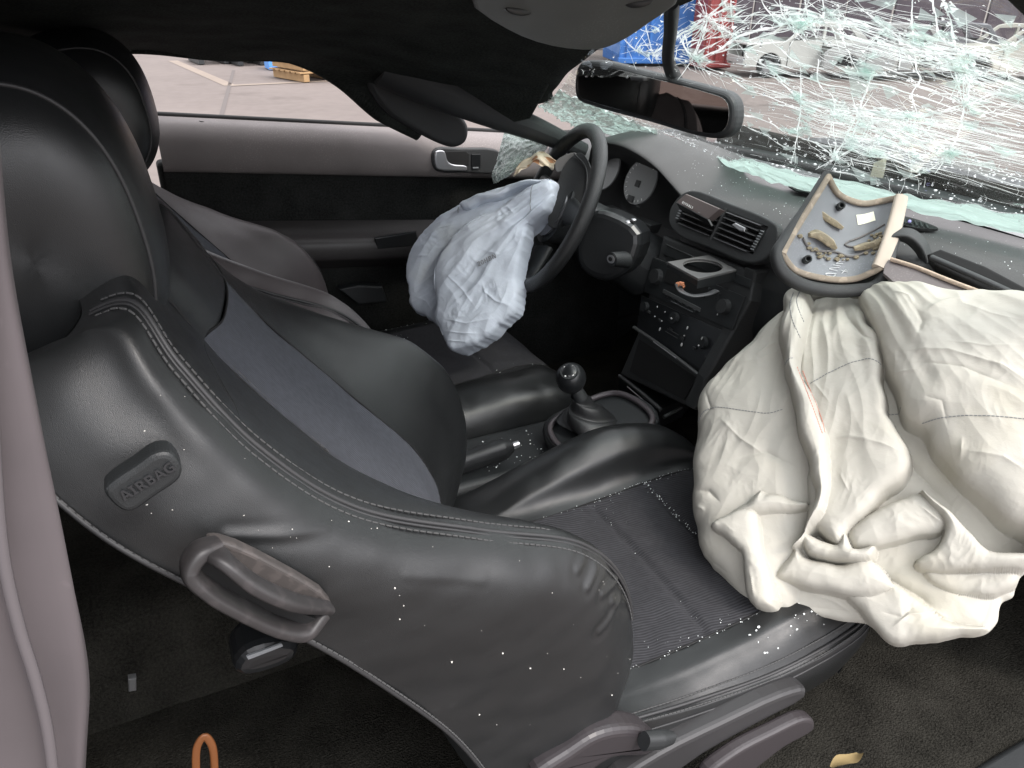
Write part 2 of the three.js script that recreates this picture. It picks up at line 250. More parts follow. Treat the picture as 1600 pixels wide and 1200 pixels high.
  const bp = surf(crGrid([
    [[-.3475,1.2338,0.76], [-.3425,1.2324,0.752], [-.3387,1.2309,0.75], [-.3404,1.2277,0.735], [-.3457,1.2202,0.69]],
    [[-.3611,1.1842,0.76], [-.3581,1.1788,0.752], [-.349,1.1796,0.75], [-.3499,1.1752,0.735], [-.3563,1.1594,0.69]],
    [[-.3766,1.1275,0.76], [-.3694,1.1157,0.752], [-.3554,1.1177,0.75], [-.3565,1.1105,0.735], [-.3637,1.086,0.69]],
    [[-.3945,1.0622,0.76], [-.3853,1.0479,0.75], [-.3624,1.0399,0.75], [-.3639,1.0292,0.735], [-.372,0.9937,0.69]],
    [[-.4133,0.9934,0.76], [-.3905,0.9705,0.748], [-.3704,0.9629,0.75], [-.3719,0.9486,0.735], [-.3799,0.9071,0.69]],
    [[-.426,0.9471,0.76], [-.3967,0.916,0.748], [-.3822,0.9101,0.75], [-.3844,0.8934,0.735], [-.3943,0.8452,0.69]],
    [[-.4449,0.878,0.76], [-.41,0.838,0.75], [-.4033,0.8332,0.75], [-.4064,0.8129,0.735], [-.4187,0.7543,0.69]],
  ]), 0, 4, 28, 0, 6, 60);
  part('pillar_trim', bp, M.trim, body);
  part('weatherstrip', tube([[-.3506,1.2065,0.757], [-.3642,1.1408,0.757], [-.383,1.0487,0.757], [-.3877,1.0038,0.757], [-.3893,0.9701,0.757], [-.3931,0.9297,0.757], [-.4077,0.8468,0.757]], 0.0028, { n: 60 }), mat({ c: [0.1, 0.088, 0.092], roughness: 0.7 }), body);
  // floor, tunnel, sills, bulkheads
  const B = (w, h, d, x, y, z, r = 0.01) => { const g = rbox(w, h, d, r, 2); g.translate(x, y, z); return boxUV(g); };
  const fl = surf((u, v) => V(u, 0.27 + 0.008 * gn(u * 9 + 60, v * 9 + 60, 512, 5) + 0.16 * sst(0.85, 1.25, u), v), -1.7, 1.3, 60, -0.72, 0.76, 30);
  { const p = fl.attributes.position, uv = fl.attributes.uv; for (let i = 0; i < p.count; i++) uv.setXY(i, p.getX(i), p.getZ(i)); }
  part('carpet', fl, M.carpet, body);
  part('tunnel', surf((u, v) => V(u, 0.27 + 0.17 * Math.pow(Math.max(0, 1 - Math.abs(v) ** 4), 0.5), 0.135 * v), -1.4, 1.1, 30, -1, 1, 24), M.carpet, body);
  part('sill', [B(2.4, 0.12, 0.1, -0.1, 0.22, 0.80)], M.plastic, body);
  part('sill', B(3, 0.12, 0.1, -0.2, 0.3, -0.755), M.plastic, body);
  part('bulkhead', B(0.04, 0.66, 1.44, 1.28, 0.6, 0), M.carpet, body);
  part('rear_wall', [B(0.05, 0.66, 1.5, -1.72, 0.55, 0)], M.headliner, body); part('rear_pillar', B(0.06, 0.36, 0.2, -1.72, 1.06, 0.64), M.headliner, body); part('rear_pillar', B(0.06, 0.36, 0.14, -1.72, 1.06, -0.7), M.headliner, body);
  { const g = new THREE.PlaneGeometry(1.3, 0.34); g.rotateY(Math.PI / 2); g.translate(-1.73, 1.05, -0.03); part('rear_screen', g, mat({ c: [0.42, 0.34, 0.32], transmission: 1, thickness: 0, roughness: 0.02 }), body); }
  part('side_panel', B(1.1, 0.95, 0.05, -1.1, 0.75, 0.76), M.doorLow, body); part('side_panel', B(1.3, 0.95, 0.05, -1.05, 0.75, -0.75), M.doorLow, body);
  part('kick_panel', B(0.35, 0.62, 0.05, 1.07, 0.6, 0.75), M.plastic, body); part('kick_panel', B(0.35, 0.62, 0.05, 1.07, 0.6, -0.76), M.plastic, body);
  // rear bench, in the dark behind the seat
  part('rear_bench', [B(0.45, 0.28, 1.3, -1.3, 0.41, 0, 0.06), B(0.2, 0.55, 1.3, -1.58, 0.75, 0, 0.06)], M.leatherIn, body);
  // bonnet seen through the broken windscreen
  const hf = crGrid([
    [[1.04, 0.895, -0.76], [1.04, 0.905, -0.35], [1.04, 0.91, 0.1], [1.04, 0.905, 0.45], [1.04, 0.89, 0.8]],
    [[1.35, 0.865, -0.77], [1.35, 0.885, -0.35], [1.35, 0.89, 0.1], [1.35, 0.885, 0.45], [1.35, 0.86, 0.8]],
    [[1.9757,0.8238,-.77], [1.8, 0.845, -0.35], [1.8, 0.85, 0.1], [1.8, 0.845, 0.45], [1.8, 0.81, 0.8]],
    [[2.35, 0.70, -0.72], [2.4, 0.72, -0.35], [2.42, 0.73, 0.1], [2.4, 0.72, 0.45], [2.35, 0.68, 0.8]]]);
  const bonnet = part('bonnet', surf(hf, 0, 4, 50, 0, 3, 50), mat({ c: [0.05, 0.06, 0.06], roughness: 0.28, clearcoat: 0.6, clearcoatRoughness: 0.1 }), body);
  const drops = []; const dg = new THREE.SphereGeometry(1, 7, 4, 0, 6.2832, 0, 1.3);
  for (let i = 0; i < 1400; i++) { const p = hf(rnd() * 4, rnd() * 3), r = 0.0016 + 0.004 * rnd() * rnd(); const g = dg.clone(); g.scale(r, r * 0.5, r); g.translate(p.x, p.y, p.z); drops.push(g); }
  part('raindrops', drops, mat({ c: [0.75, 0.77, 0.77], roughness: 0.15, metalness: 0.2 }), bonnet, { kind: 'stuff' });
  part('wiper', tube([[1.02, 0.925, -0.5], [1.04, 0.93, 0], [1.03, 0.93, 0.45]], 0.008, { n: 20 }), M.black, body);
}

// ---------------------------------------------------------------- driver door
{
  const door = thing('door_panel', 'driver door seen across the cabin, mauve upper trim with silver handle', 'car door', [0.2, 0.3, -0.7]);
  const sweep = (prof, x0, x1, n = 24) => surf((u, v) => { const p = cr1(prof, u); return V(v, p[1] - 0.104 * (v - 0) - 0, p[0]); }, 0, prof.length - 1, prof.length * 8, x0, x1, n);
  const Y0 = 0.998;                    // sill height at x = 0
  const up = [[-0.745, Y0 - 0.004], [-0.738, Y0 + 0.001], [-0.72, Y0 + 0.0], [-0.694, Y0 - 0.008], [-0.676, Y0 - 0.03], [-0.668, Y0 - 0.062], [-0.668, Y0 - 0.088], [-0.676, Y0 - 0.102], [-0.695, Y0 - 0.106]];
  part('upper_trim', sweep(up, -0.24, 0.85), M.doorUp, door);
  part('lower_trim', sweep([[-0.694, Y0 - 0.1], [-0.70, Y0 - 0.12], [-0.706, Y0 - 0.2], [-0.704, Y0 - 0.26], [-0.69, Y0 - 0.6], [-0.69, Y0 - 0.72]], -0.24, 0.95), M.doorLow, door);
  const ar = [[-0.70, Y0 - 0.215], [-0.66, Y0 - 0.235], [-0.628, Y0 - 0.243], [-0.618, Y0 - 0.258], [-0.622, Y0 - 0.285], [-0.64, Y0 - 0.3], [-0.69, Y0 - 0.33]];
  part('armrest', sweep(ar, -0.1, 0.62), mat({ c: [0.06, 0.055, 0.055], map: tDust, roughness: 0.5 }), door);
  part('door_pocket', slab([[0.0923,0.6233,-.63], [0.1397,0.6259,-.63], [0.2,0.6135,-.63], [0.2103,0.5713,-.63], [0.1356,0.5767,-.63]], 0.03, 0.004), M.plastic, door);
  part('pull_cup', slab([[0.1843,0.742,-.617], [0.2882,0.7453,-.617], [0.2963,0.7092,-.617], [0.1901,0.7131,-.617]], 0.01, 0.003), M.plasticGloss, door);
  part('window_seal', sweep([[-0.75, Y0 - 0.01], [-0.75, Y0 + 0.007], [-0.738, Y0 + 0.007], [-0.738, Y0 - 0.004]], -0.24, 0.85), M.black, door);
  part('door_frame', [(() => { const g = rbox(1.2, 0.62, 0.05, 0.01); g.translate(0.35, 0.62, -0.745); return boxUV(g); })()], M.doorLow, door);
  const h = part('door_handle', slab([[0.3545,0.9163,-.662], [0.3679,0.9272,-.662], [0.4274,0.9231,-.662], [0.5216,0.9134,-.662], [0.534,0.9032,-.662], [0.536,0.8686,-.662], [0.5236,0.8569,-.662], [0.4433,0.8636,-.662], [0.3661,0.8731,-.662], [0.355,0.8862,-.662]], 0.02, 0.004, { smooth: 3 }), M.dashDark, door);
  part('handle_cup', slab([[0.3833,0.919,-.66], [0.4399,0.9165,-.66], [0.4483,0.9083,-.66], [0.4479,0.8822,-.66], [0.3923,0.8866,-.66]], 0.004, 0.001), M.black, h);
  part('lever', slab([[0.3601,0.9201,-.655], [0.3716,0.9237,-.655], [0.383,0.9199,-.655], [0.3906,0.8968,-.655], [0.4037,0.8882,-.655], [0.4389,0.8808,-.655], [0.4405,0.8714,-.655], [0.4151,0.872,-.655], [0.3734,0.8769,-.655], [0.3604,0.884,-.655]], 0.008, 0.003, { smooth: 4 }), M.silver, h);
  part('lock_switch', [slab([[0.4547,0.908,-.659], [0.4786,0.9063,-.659], [0.4784,0.8738,-.659], [0.4542,0.8757,-.659]], 0.004, 0.001)], M.plasticGloss, h);
  part('lock_symbol', [slab([[0.457,0.8773,-.6575], [0.4725,0.8761,-.6575], [0.4725,0.873,-.6575], [0.457,0.8742,-.6575]], 0.001, 0)], M.grey, h);
  const pin = part('lock_pin', [tube([[-.1555,1.0034,-.708], [-.1492,1.0003,-.7], [-.1339,0.9994,-.7], [-.1261,1.0017,-.708], [-.1325,1.005,-.715], [-.1492,1.0059,-.715]], 0.0012, { closed: true })], M.black, door);
  part('knob', rod([-.1478,1.0011,-.712], [-.146,1.0114,-.712], 0.005, 0.006), M.black, pin);
}
// ---------------------------------------------------------------- seats
const SR = [[-0.316, 1.068], [-0.294, 1.026], [-0.250, 0.953], [-0.180, 0.879], [-0.067, 0.818], [0.049, 0.760], [0.112, 0.673], [0.128, 0.555], [0.092, 0.44]];
const SP = [[-0.290, 1.068], [-0.260, 1.02], [-0.232, 0.965], [-0.192, 0.905], [-0.140, 0.835], [-0.087, 0.765], [-0.030, 0.69], [0.003, 0.60], [0.01, 0.49]];
const SB = [[-0.432, 1.028], [-0.410, 0.995], [-0.368, 0.935], [-0.318, 0.878], [-0.244, 0.794], [-0.185, 0.71], [-0.120, 0.605], [-0.075, 0.50], [-0.05, 0.41]];
const WR = [0.185, 0.215, 0.235, 0.244, 0.245, 0.245, 0.245, 0.243, 0.238], WB = [0.205, 0.24, 0.27, 0.283, 0.287, 0.287, 0.287, 0.287, 0.285];
function makeSeat(o) {
  const seat = thing('leather_seat', o.label, 'car seat', [0.1 + o.dx, 0.28, o.zc], 'front seats of the car');
  const sg = o.side, LE = o.near ? M.leather : M.leatherLit; // +1: the outer side faces +z
  const rows = SR.map((r, i) => {
    const p = SP[i], b = SB[i], wr = WR[i], wb = WB[i], L = (a, c, t) => [lerp(a[0], c[0], t), lerp(a[1], c[1], t)], Q = (a, w) => [a[0] + o.dx, a[1] + o.dy, o.zc + sg * w];
    const k = i < 2 ? 0.2 : 1; // bolsters grow below the shoulder
    const half = (pw, px, lift, sh) => { const pp = [p[0] + px, p[1]], rx = sh || 0, up = (a, h) => [a[0] + 0.35 * h, a[1] + 0.93 * h]; return [Q(b, wb), Q(L(b, r, 0.4), wb + 0.008), Q(L(b, r, 0.70), wb + 0.004), Q(L(b, r, 0.88), wr + 0.029), Q([r[0] + rx, r[1]], wr), Q(up(L([r[0] + rx, r[1]], p, 0.10 * k), lift), wr - 0.03), Q(up(L([r[0] + rx, r[1]], pp, 0.5), lift * 0.7), wr * 0.5 + 0.5 * pw), Q(L(r, pp, 0.97), pw)]; };
    const lf = i < 2 ? 0 : 0.012;
    const m = half(o.near ? 0.1 : 0.105, o.near ? 0.012 : 0, lf + (o.near && i > 0 ? 0.03 : 0.012), o.near && i > 1 ? -0.022 : 0).map((q) => [q[0], q[1], 2 * o.zc - q[2]]).reverse();
    return [...half(o.near ? [0.06, 0.06, 0.065, 0.075, 0.09, 0.115, 0.135, 0.135, 0.135][i] : 0.105, o.near ? -0.03 : 0, o.near ? 0.002 : lf), [p[0] - 0.006 + o.dx, p[1] - 0.006 + o.dy, o.zc], ...m];
  });
  const roll = rows[0].map((q, i) => { const e = (i - 8) / 8; return [q[0] - 0.03 - 0.01 * (1 - e * e), q[1] - 0.012, o.zc + (q[2] - o.zc) * 0.9]; });
  const fg = crGrid([roll, ...rows]), f0 = (u, v) => fg(u, v + 1), NC = rows[0].length - 1; // 16
  const f = (u, v) => { const p = f0(u, v); const w = 0.0022 * gn(p.x * 11 + 40, p.y * 11 + p.z * 7 + 40, 512, 9) + 0.0012 * gn(p.x * 26 + 40, p.y * 30 + 40, 512, 10); p.z += sg * w * (u < 8 ? 1 : -1); p.x += w; return p; };
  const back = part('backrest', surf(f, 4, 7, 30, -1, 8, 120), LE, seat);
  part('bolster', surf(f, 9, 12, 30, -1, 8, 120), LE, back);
  const outer = part('side_panel', (() => { // creases at the bolster's outer corner
    const cre = [[[0.0381,0.7332,0.585], [0.0562,0.7398,0.58], 0.0022], [[0.0592,0.7119,0.585], [0.0947,0.7035,0.575], 0.0026], [[0.0509,0.674,0.59], [0.0957,0.6842,0.58], 0.0022], [[0.0293,0.7537,0.585], [0.0426,0.7563,0.575], 0.0018], [[0.0753,0.6919,0.585], [0.1111,0.6621,0.578], 0.0018], [[-.2862,0.9157,0.62], [-.2136,0.8933,0.62], 0.0014], [[-.1543,0.8316,0.62], [-.0833,0.7967,0.62], 0.0006]].map(([a, b, h]) => [V(a), V(b), h]);
    const l = new THREE.Line3(), q = V(0, 0, 0);
    return surf((u, v) => { const p = f(u, v); if (o.near) for (const [a, b, h] of cre) { const z0 = p.z; p.z = 0; l.set(a.clone().setZ(0), b.clone().setZ(0)); l.closestPointToPoint(p, true, q); const d = p.distanceTo(q); p.z = z0 + 0.75 * h * Math.exp(-((d / 0.0045) ** 2)) - 0.5 * h * Math.exp(-(((d - 0.007) / 0.005) ** 2)); } return p; }, 0, 4, o.near ? 150 : 40, -1, 8, o.near ? 340 : 120);
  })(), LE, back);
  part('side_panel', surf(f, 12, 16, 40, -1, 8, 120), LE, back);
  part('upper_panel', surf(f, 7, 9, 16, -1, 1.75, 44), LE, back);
  const cp = part('centre_panel', surf((u, v) => { const p = f(u, v); p.x += 0.004 * Math.sin(Math.PI * clamp((u - 7) / 2, 0, 1)); return p; }, 7, 9, 24, 1.75, 8, 80), M.fabric, back);
  part('back_shell', surf((u, v) => { const a = f0(0, v), b = f0(NC, v), p = a.lerp(b, u); const s = Math.sin(Math.PI * u); p.x -= 0.035 * s; return p; }, 0, 1, 12, -1, 8, 40), M.plastic, back);
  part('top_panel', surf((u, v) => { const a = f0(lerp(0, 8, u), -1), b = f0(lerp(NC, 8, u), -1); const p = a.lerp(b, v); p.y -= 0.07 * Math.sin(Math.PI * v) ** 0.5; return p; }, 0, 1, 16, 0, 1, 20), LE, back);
  // seams: a raised welt along the ridge, double rows of stitches beside it, a corded lower seam
  const along = (u, v0, v1, n, off) => Array.from({ length: n + 1 }, (_, i) => { const v = lerp(v0, v1, i / n), p = f0(u, v); if (off) { const a = f0(u + 0.02, v), b = f0(u, v + 0.02); const nn = a.sub(p).cross(b.sub(p)).normalize(); if (nn.z * sg * (u < 8 ? 1 : -1) < 0) nn.negate(); p.addScaledVector(nn, off); } return p; });
  const uR = sg > 0 ? 4 : 12;
  for (const u of [4, 12]) {
    part('piping', [tube(along(u, -0.7, 6.4, 60, 0.0002), 0.0026, { n: 240, rs: 8 }), tube(along(u + (u < 8 ? -0.16 : 0.16), -0.7, 6.4, 60, 0.0), 0.0016, { n: 240, rs: 6 })], M.piping, back);
    part('piping', [tube(along(u < 8 ? 0.03 : 15.97, 0, 8, 60, 0.001), 0.0022, { n: 240, rs: 6 })], M.piping, back);
    part('seam', [tube(along(u < 8 ? 7 : 9, 0, 8, 50, -0.0002), 0.0014, { n: 160, rs: 5 })], M.black, back);
  }
  const stitches = [];
  const st = new THREE.CapsuleGeometry(0.0011, 0.0042, 2, 5);
  const row = (u, v0, v1, off = 0.0006) => { const c = new THREE.CatmullRomCurve3(along(u, v0, v1, 60, off)); const L = c.getLength(), n = Math.floor(L / 0.0068); for (let i = 0; i <= n; i++) { const t = i / n, p = c.getPointAt(t), d = c.getTangentAt(t); const g = st.clone(); g.applyQuaternion(new THREE.Quaternion().setFromUnitVectors(V(0, 1, 0), d)); g.translate(p.x, p.y, p.z); stitches.push(g); } };
  row(3.62, -0.5, 6.3); row(4.38, -0.5, 6.3); if (o.near) { row(12.38, -0.5, 6.3); row(0.08, 1, 8, 0.0012); row(7.12, 1.75, 7, 0.0006); }
  part('stitching', stitches, M.thread, back, { kind: 'stuff' });
  part('seam', [tube(Array.from({ length: 13 }, (_, i) => { const p = f0(lerp(7, 9, i / 12), 1.75); p.x += 0.003 * Math.sin(Math.PI * i / 12); return p; }), 0.0014, { rs: 5 }), tube(Array.from({ length: 9 }, (_, i) => f0(lerp(4.2, 7, i / 8), 1.75)), 0.0012, { rs: 5 }), tube(Array.from({ length: 9 }, (_, i) => f0(lerp(9, 11.8, i / 8), 1.75)), 0.0012, { rs: 5 })], M.black, back);

  // headrest: a fat rounded pad with a side panel inside a seam ring
  const hc = V(-0.338 + o.dx + (o.hx || 0), 1.088 + (o.hy || 0) + o.dy, o.zc), rec = -0.10;
  const se = (x, e) => Math.sign(x) * Math.abs(x) ** e;
  const H = (u, v) => { // u round the z axis, v from one side to the other
    const cu = Math.cos(u), su = Math.sin(u), cv = Math.cos(v), sv = Math.sin(v);
    let x = 0.094 * se(cu, 0.72) * se(cv, 0.5), y = 0.15 * se(su, 0.72) * se(cv, 0.5), z = 0.135 * se(sv, 0.8);
    x *= 0.96 + 0.04 * x / 0.094; y *= o.hs || 1; x += 0.012 * (1 - (y / 0.146) ** 2); if (y < 0) x *= 1 - 0.12 * (y / 0.146) ** 2;
    const X = x * Math.cos(rec) - y * Math.sin(-rec), Yy = x * Math.sin(-rec) * 0.0 + y * Math.cos(rec) + x * 0.12;
    return V(hc.x + X, hc.y + Yy, hc.z + z);
  };
  const vs = 0.84;
  const hr = part('headrest', surf((u, v) => H(u, v), 0, Math.PI * 2, 96, -vs, vs, 48), M.leather, seat);
  for (const s of [-1, 1]) {
    part('side_panel', surf((u, k) => H(u, s * Math.acos(Math.cos(vs) * Math.max(k, 0.004) ** 2)), 0, Math.PI * 2, 96, 1, 0, 40), M.leather, hr);
    part('piping', tube(Array.from({ length: 72 }, (_, i) => H(i / 72 * Math.PI * 2, s * vs)), 0.0022, { closed: true, n: 200 }), M.piping, hr);
  }
  for (const w of [0.06, -0.06]) part('post', rod([hc.x + 0.01, hc.y - 0.06, o.zc + w], [hc.x + 0.04, hc.y - 0.2, o.zc + w], 0.006), M.steel, hr);

  // cushion
  const xs = [-0.08, 0.08, 0.2, 0.33, 0.43, 0.505, 0.55, 0.552, 0.53];
  const yp = [0.512, 0.502, 0.482, 0.466, 0.466, 0.468, 0.455, 0.41, 0.35], ye = [0.50, 0.498, 0.497, 0.503, 0.512, 0.508, 0.475, 0.42, 0.35], yc = [0.478, 0.478, 0.484, 0.494, 0.504, 0.505, 0.474, 0.42, 0.35];
  const yb = o.near ? [0.49, 0.502, 0.54, 0.582, 0.58, 0.552, 0.505, 0.44, 0.35] : [0.49, 0.50, 0.515, 0.525, 0.525, 0.515, 0.485, 0.43, 0.35];
  const wf = [1, 1, 1, 1, 0.99, 0.96, 0.9, 0.86, 0.86];
  const crow = xs.map((x, i) => { const w = wf[i], Q = (y, z, dx = 0) => [x + dx + o.dx, y + o.dy, o.zc + sg * z * w];
    const low = Math.min(0.37, yp[i] - 0.01);
    return [Q(low, 0.275), Q(lerp(low, yp[i], 0.6), 0.293), Q(yp[i] - 0.006, 0.291), Q(yp[i], 0.283), Q(lerp(yp[i], ye[i], 0.75), 0.257), Q(ye[i], 0.217), Q(yc[i], 0.05), Q(ye[i] + 0.002, -0.105), Q(lerp(ye[i], yb[i], 0.75), -0.14), Q(yb[i], -0.18), Q(lerp(yb[i], 0.44, 0.25), -0.23), Q(Math.min(0.44, yb[i] - 0.01), -0.25), Q(Math.min(0.36, yb[i] - 0.02), -0.245)]; });
  const cf0 = crGrid(crow);
  const groove = (p) => { let g = 0; for (const gx of [0.295, 0.40]) { const d = (p.x - o.dx - gx - 0.03 * ((p.z - o.zc) / 0.2) ** 2 * -0.4) / 0.006; g -= 0.005 * Math.exp(-d * d); } return g; };
  const cf = (u, v) => { const p = cf0(u, v); const w = 0.0024 * gn(p.x * 12 + 40, p.z * 12 + 40, 512, 19) + 0.0012 * gn(p.x * 30 + 40, p.z * 30 + 40, 512, 20); p.y += w; return p; };
  const cush = part('cushion', surf(cf, 2.9, 5, 24, 0, 8, 120), M.leather, seat);
  part('side_panel', surf(cf, 0, 3, 20, 0, 8, 90), M.leather, cush);
  part('centre_panel', surf((u, v) => { const p = cf(u, v); p.y += groove(p) * sst(5, 5.1, u) * sst(7, 6.9, u) + 0.004 * Math.sin(Math.PI * (u - 5) / 2); return p; }, 5, 7, 60, 0, 8, 260), M.fabric2, cush);
  part('bolster', surf(cf, 7, 12, 50, 0, 8, 110), M.leather, cush);
  const cal = (u, v0, v1, n, off = 0) => Array.from({ length: n + 1 }, (_, i) => { const p = cf0(u, lerp(v0, v1, i / n)); p.y += off; return p; });
  part('piping', [tube(cal(3, 0, 7, 50, 0.0016), 0.0024, { n: 220, rs: 8 }), tube(cal(1.75, 0, 7, 50, 0.0), 0.0016, { n: 220 })], M.piping, cush);
  part('seam', [tube(cal(5, 0, 6.5, 40), 0.0014, { n: 120, rs: 5 }), tube(cal(7, 0, 6.5, 40), 0.0014, { n: 120, rs: 5 })], M.black, cush);
  const cs = []; const crow2 = (u, off) => { const c = new THREE.CatmullRomCurve3(cal(u, 0.8, 6.6, 60, off)); const n = Math.floor(c.getLength() / 0.0062); for (let i = 0; i <= n; i++) { const p = c.getPointAt(i / n), d = c.getTangentAt(i / n); const g = st.clone(); g.applyQuaternion(new THREE.Quaternion().setFromUnitVectors(V(0, 1, 0), d)); g.translate(p.x, p.y, p.z); cs.push(g); } };
  crow2(3.35, 0.0016); crow2(2.45, 0.001);
  part('stitching', cs, M.thread, cush, { kind: 'stuff' });
  part('seat_base', [(() => { const g = rbox(0.52, 0.07, 0.44, 0.02); g.translate(0.22 + o.dx, 0.355 + o.dy, o.zc); return boxUV(g); })(), (() => { const g = rbox(0.5, 0.05, 0.04, 0.008); g.translate(0.2 + o.dx, 0.30, o.zc + 0.19); return boxUV(g); })(), (() => { const g = rbox(0.5, 0.05, 0.04, 0.008); g.translate(0.2 + o.dx, 0.30, o.zc - 0.19); return boxUV(g); })()], M.plastic, seat);
  return { seat, back, cush, f0, f, cf0, hr, outer };
}
const pass = makeSeat({ label: 'black leather front passenger seat nearest the camera, with airbag tag and grey belt guide', zc: 0.325, dx: 0, dy: 0, side: 1, near: true, hx: -0.05 });
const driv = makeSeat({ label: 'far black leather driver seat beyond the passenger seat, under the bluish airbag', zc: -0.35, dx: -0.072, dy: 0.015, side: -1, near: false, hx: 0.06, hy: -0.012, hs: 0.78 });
{
  // airbag tag on the side panel
  const tag = part('airbag_tag', slab([[-.3532,0.988,0.63], [-.3472,0.9936,0.63], [-.3332,1.0008,0.63], [-.3194,1.0077,0.63], [-.311,1.0059,0.63], [-.3064,0.9927,0.63], [-.309,0.9848,0.63], [-.3246,0.9762,0.63], [-.3412,0.9685,0.63], [-.3473,0.972,0.63]], 0.02, 0.004, { smooth: 4 }), M.plastic, pass.back);
  const a = V([-.3459,0.9821,0.6305]), b = V([-.3119,0.9971,0.6305]);
  part('lettering', text('AIRBAG', 0.0074, 0.0012, a.clone().lerp(b, 0.53), b.clone().sub(a), [0.25, 0.9, 0]), mat({ c: [0.026, 0.027, 0.029], roughness: 0.4 }), tag);
  // belt guide: lower bar, upper lip, dark slot between
  const zg = 0.652;
  const guide = part('belt_guide', beam([[-.2939,0.9371,0.645], [-.3065,0.9388,0.65], [-.3148,0.9291,0.652], [-.3075,0.9118,0.655], [-.2855,0.8811,0.655], [-.2638,0.8535,0.652], [-.2467,0.8391,0.648], [-.2311,0.8431,0.64]], [[0.005, 0.007], [0.006, 0.010], [0.0062, 0.012], [0.0052, 0.012], [0.0052, 0.012], [0.005, 0.011], [0.0055, 0.009], [0.005, 0.007]], { up: [0, 0, 1], pow: 3 }), M.guide, pass.back);
  part('lip', beam([[-.3014,0.9365,0.645], [-.293,0.9339,0.66], [-.2784,0.913,0.666], [-.2574,0.8877,0.664], [-.2258,0.8463,0.64]], [[0.004, 0.006], [0.0046, 0.009], [0.005, 0.009], [0.0048, 0.009], [0.0035, 0.006]], { up: [0, 0, 1], pow: 3 }), M.guide, guide);
  part('backing_plate', slab([[-.3004,0.9343,0.636], [-.2923,0.9321,0.636], [-.2598,0.8975,0.636], [-.2227,0.842,0.632], [-.2325,0.8353,0.632], [-.2597,0.8583,0.634], [-.2936,0.9101,0.636]], 0.012, 0.003, { smooth: 3 }), mat({ c: [0.075, 0.068, 0.066], roughness: 0.55, map: tWear }), guide);
  part('slot', slab([[-.3047,0.9348,0.65], [-.2957,0.922,0.65], [-.2766,0.8913,0.65], [-.2527,0.8612,0.648], [-.237,0.8448,0.645], [-.2472,0.8434,0.646], [-.2788,0.8757,0.65], [-.3039,0.9097,0.65], [-.3105,0.9247,0.65]], 0.008, 0.001), M.black, guide);
  // lower side: recliner cover, lever bar and paddle
  const lv = part('height_lever', slab([[0.199,0.4056,0.66], [0.2409,0.4259,0.66], [0.3033,0.4294,0.66], [0.3567,0.4271,0.66], [0.3795,0.4098,0.66], [0.3823,0.3904,0.66], [0.3303,0.3839,0.66], [0.2847,0.3658,0.66], [0.2552,0.3515,0.66]], 0.02, 0.006, { smooth: 4 }), mat({ c: [0.036, 0.031, 0.033], roughness: 0.42 }), pass.cush);
  part('side_trim', slab([[0.0721,0.4404,0.64], [0.1337,0.4617,0.64], [0.2301,0.4657,0.64], [0.3302,0.4651,0.64], [0.3747,0.4522,0.64], [0.3746,0.4351,0.64], [0.3005,0.4274,0.64], [0.2079,0.4181,0.64], [0.1227,0.3961,0.64]], 0.03, 0.008, { smooth: 3 }), mat({ c: [0.028, 0.027, 0.028], roughness: 0.45 }), pass.cush);
  part('recliner_cover', slab([[-.0315,0.5154,0.635], [0.0092,0.5306,0.635], [0.0455,0.5396,0.635], [0.0893,0.5259,0.635], [0.1236,0.498,0.635], [0.1416,0.465,0.635], [0.1189,0.4595,0.635], [0.0671,0.4833,0.635], [0.0208,0.4718,0.635]], 0.035, 0.01, { smooth: 4, bs: 4 }), mat({ c: [0.03, 0.026, 0.028], roughness: 0.4 }), pass.cush);
  part('knob', beam([[0.1026,0.5106,0.645], [0.1252,0.5011,0.645], [0.1446,0.4924,0.645]], [[0.009, 0.011], [0.010, 0.011], [0.006, 0.008]]), M.plastic, pass.cush);
  // tan dried drip and dust specks on the side panel
  const drip = [];
  for (const [a, r, k] of [[[-.1142,0.7575,0.625], 0.0022, 2.0], [[-.115,0.7515,0.625], 0.0012, 1.6], [[-.1139,0.7462,0.625], 0.0008, 2.5], [[-.1146,0.7409,0.625], 0.001, 1.2]]) { const g = new THREE.SphereGeometry(1, 8, 6); g.scale(r, r * k, r * 0.5); g.translate(a[0], a[1], a[2] + 0.01); drip.push(g); }
}
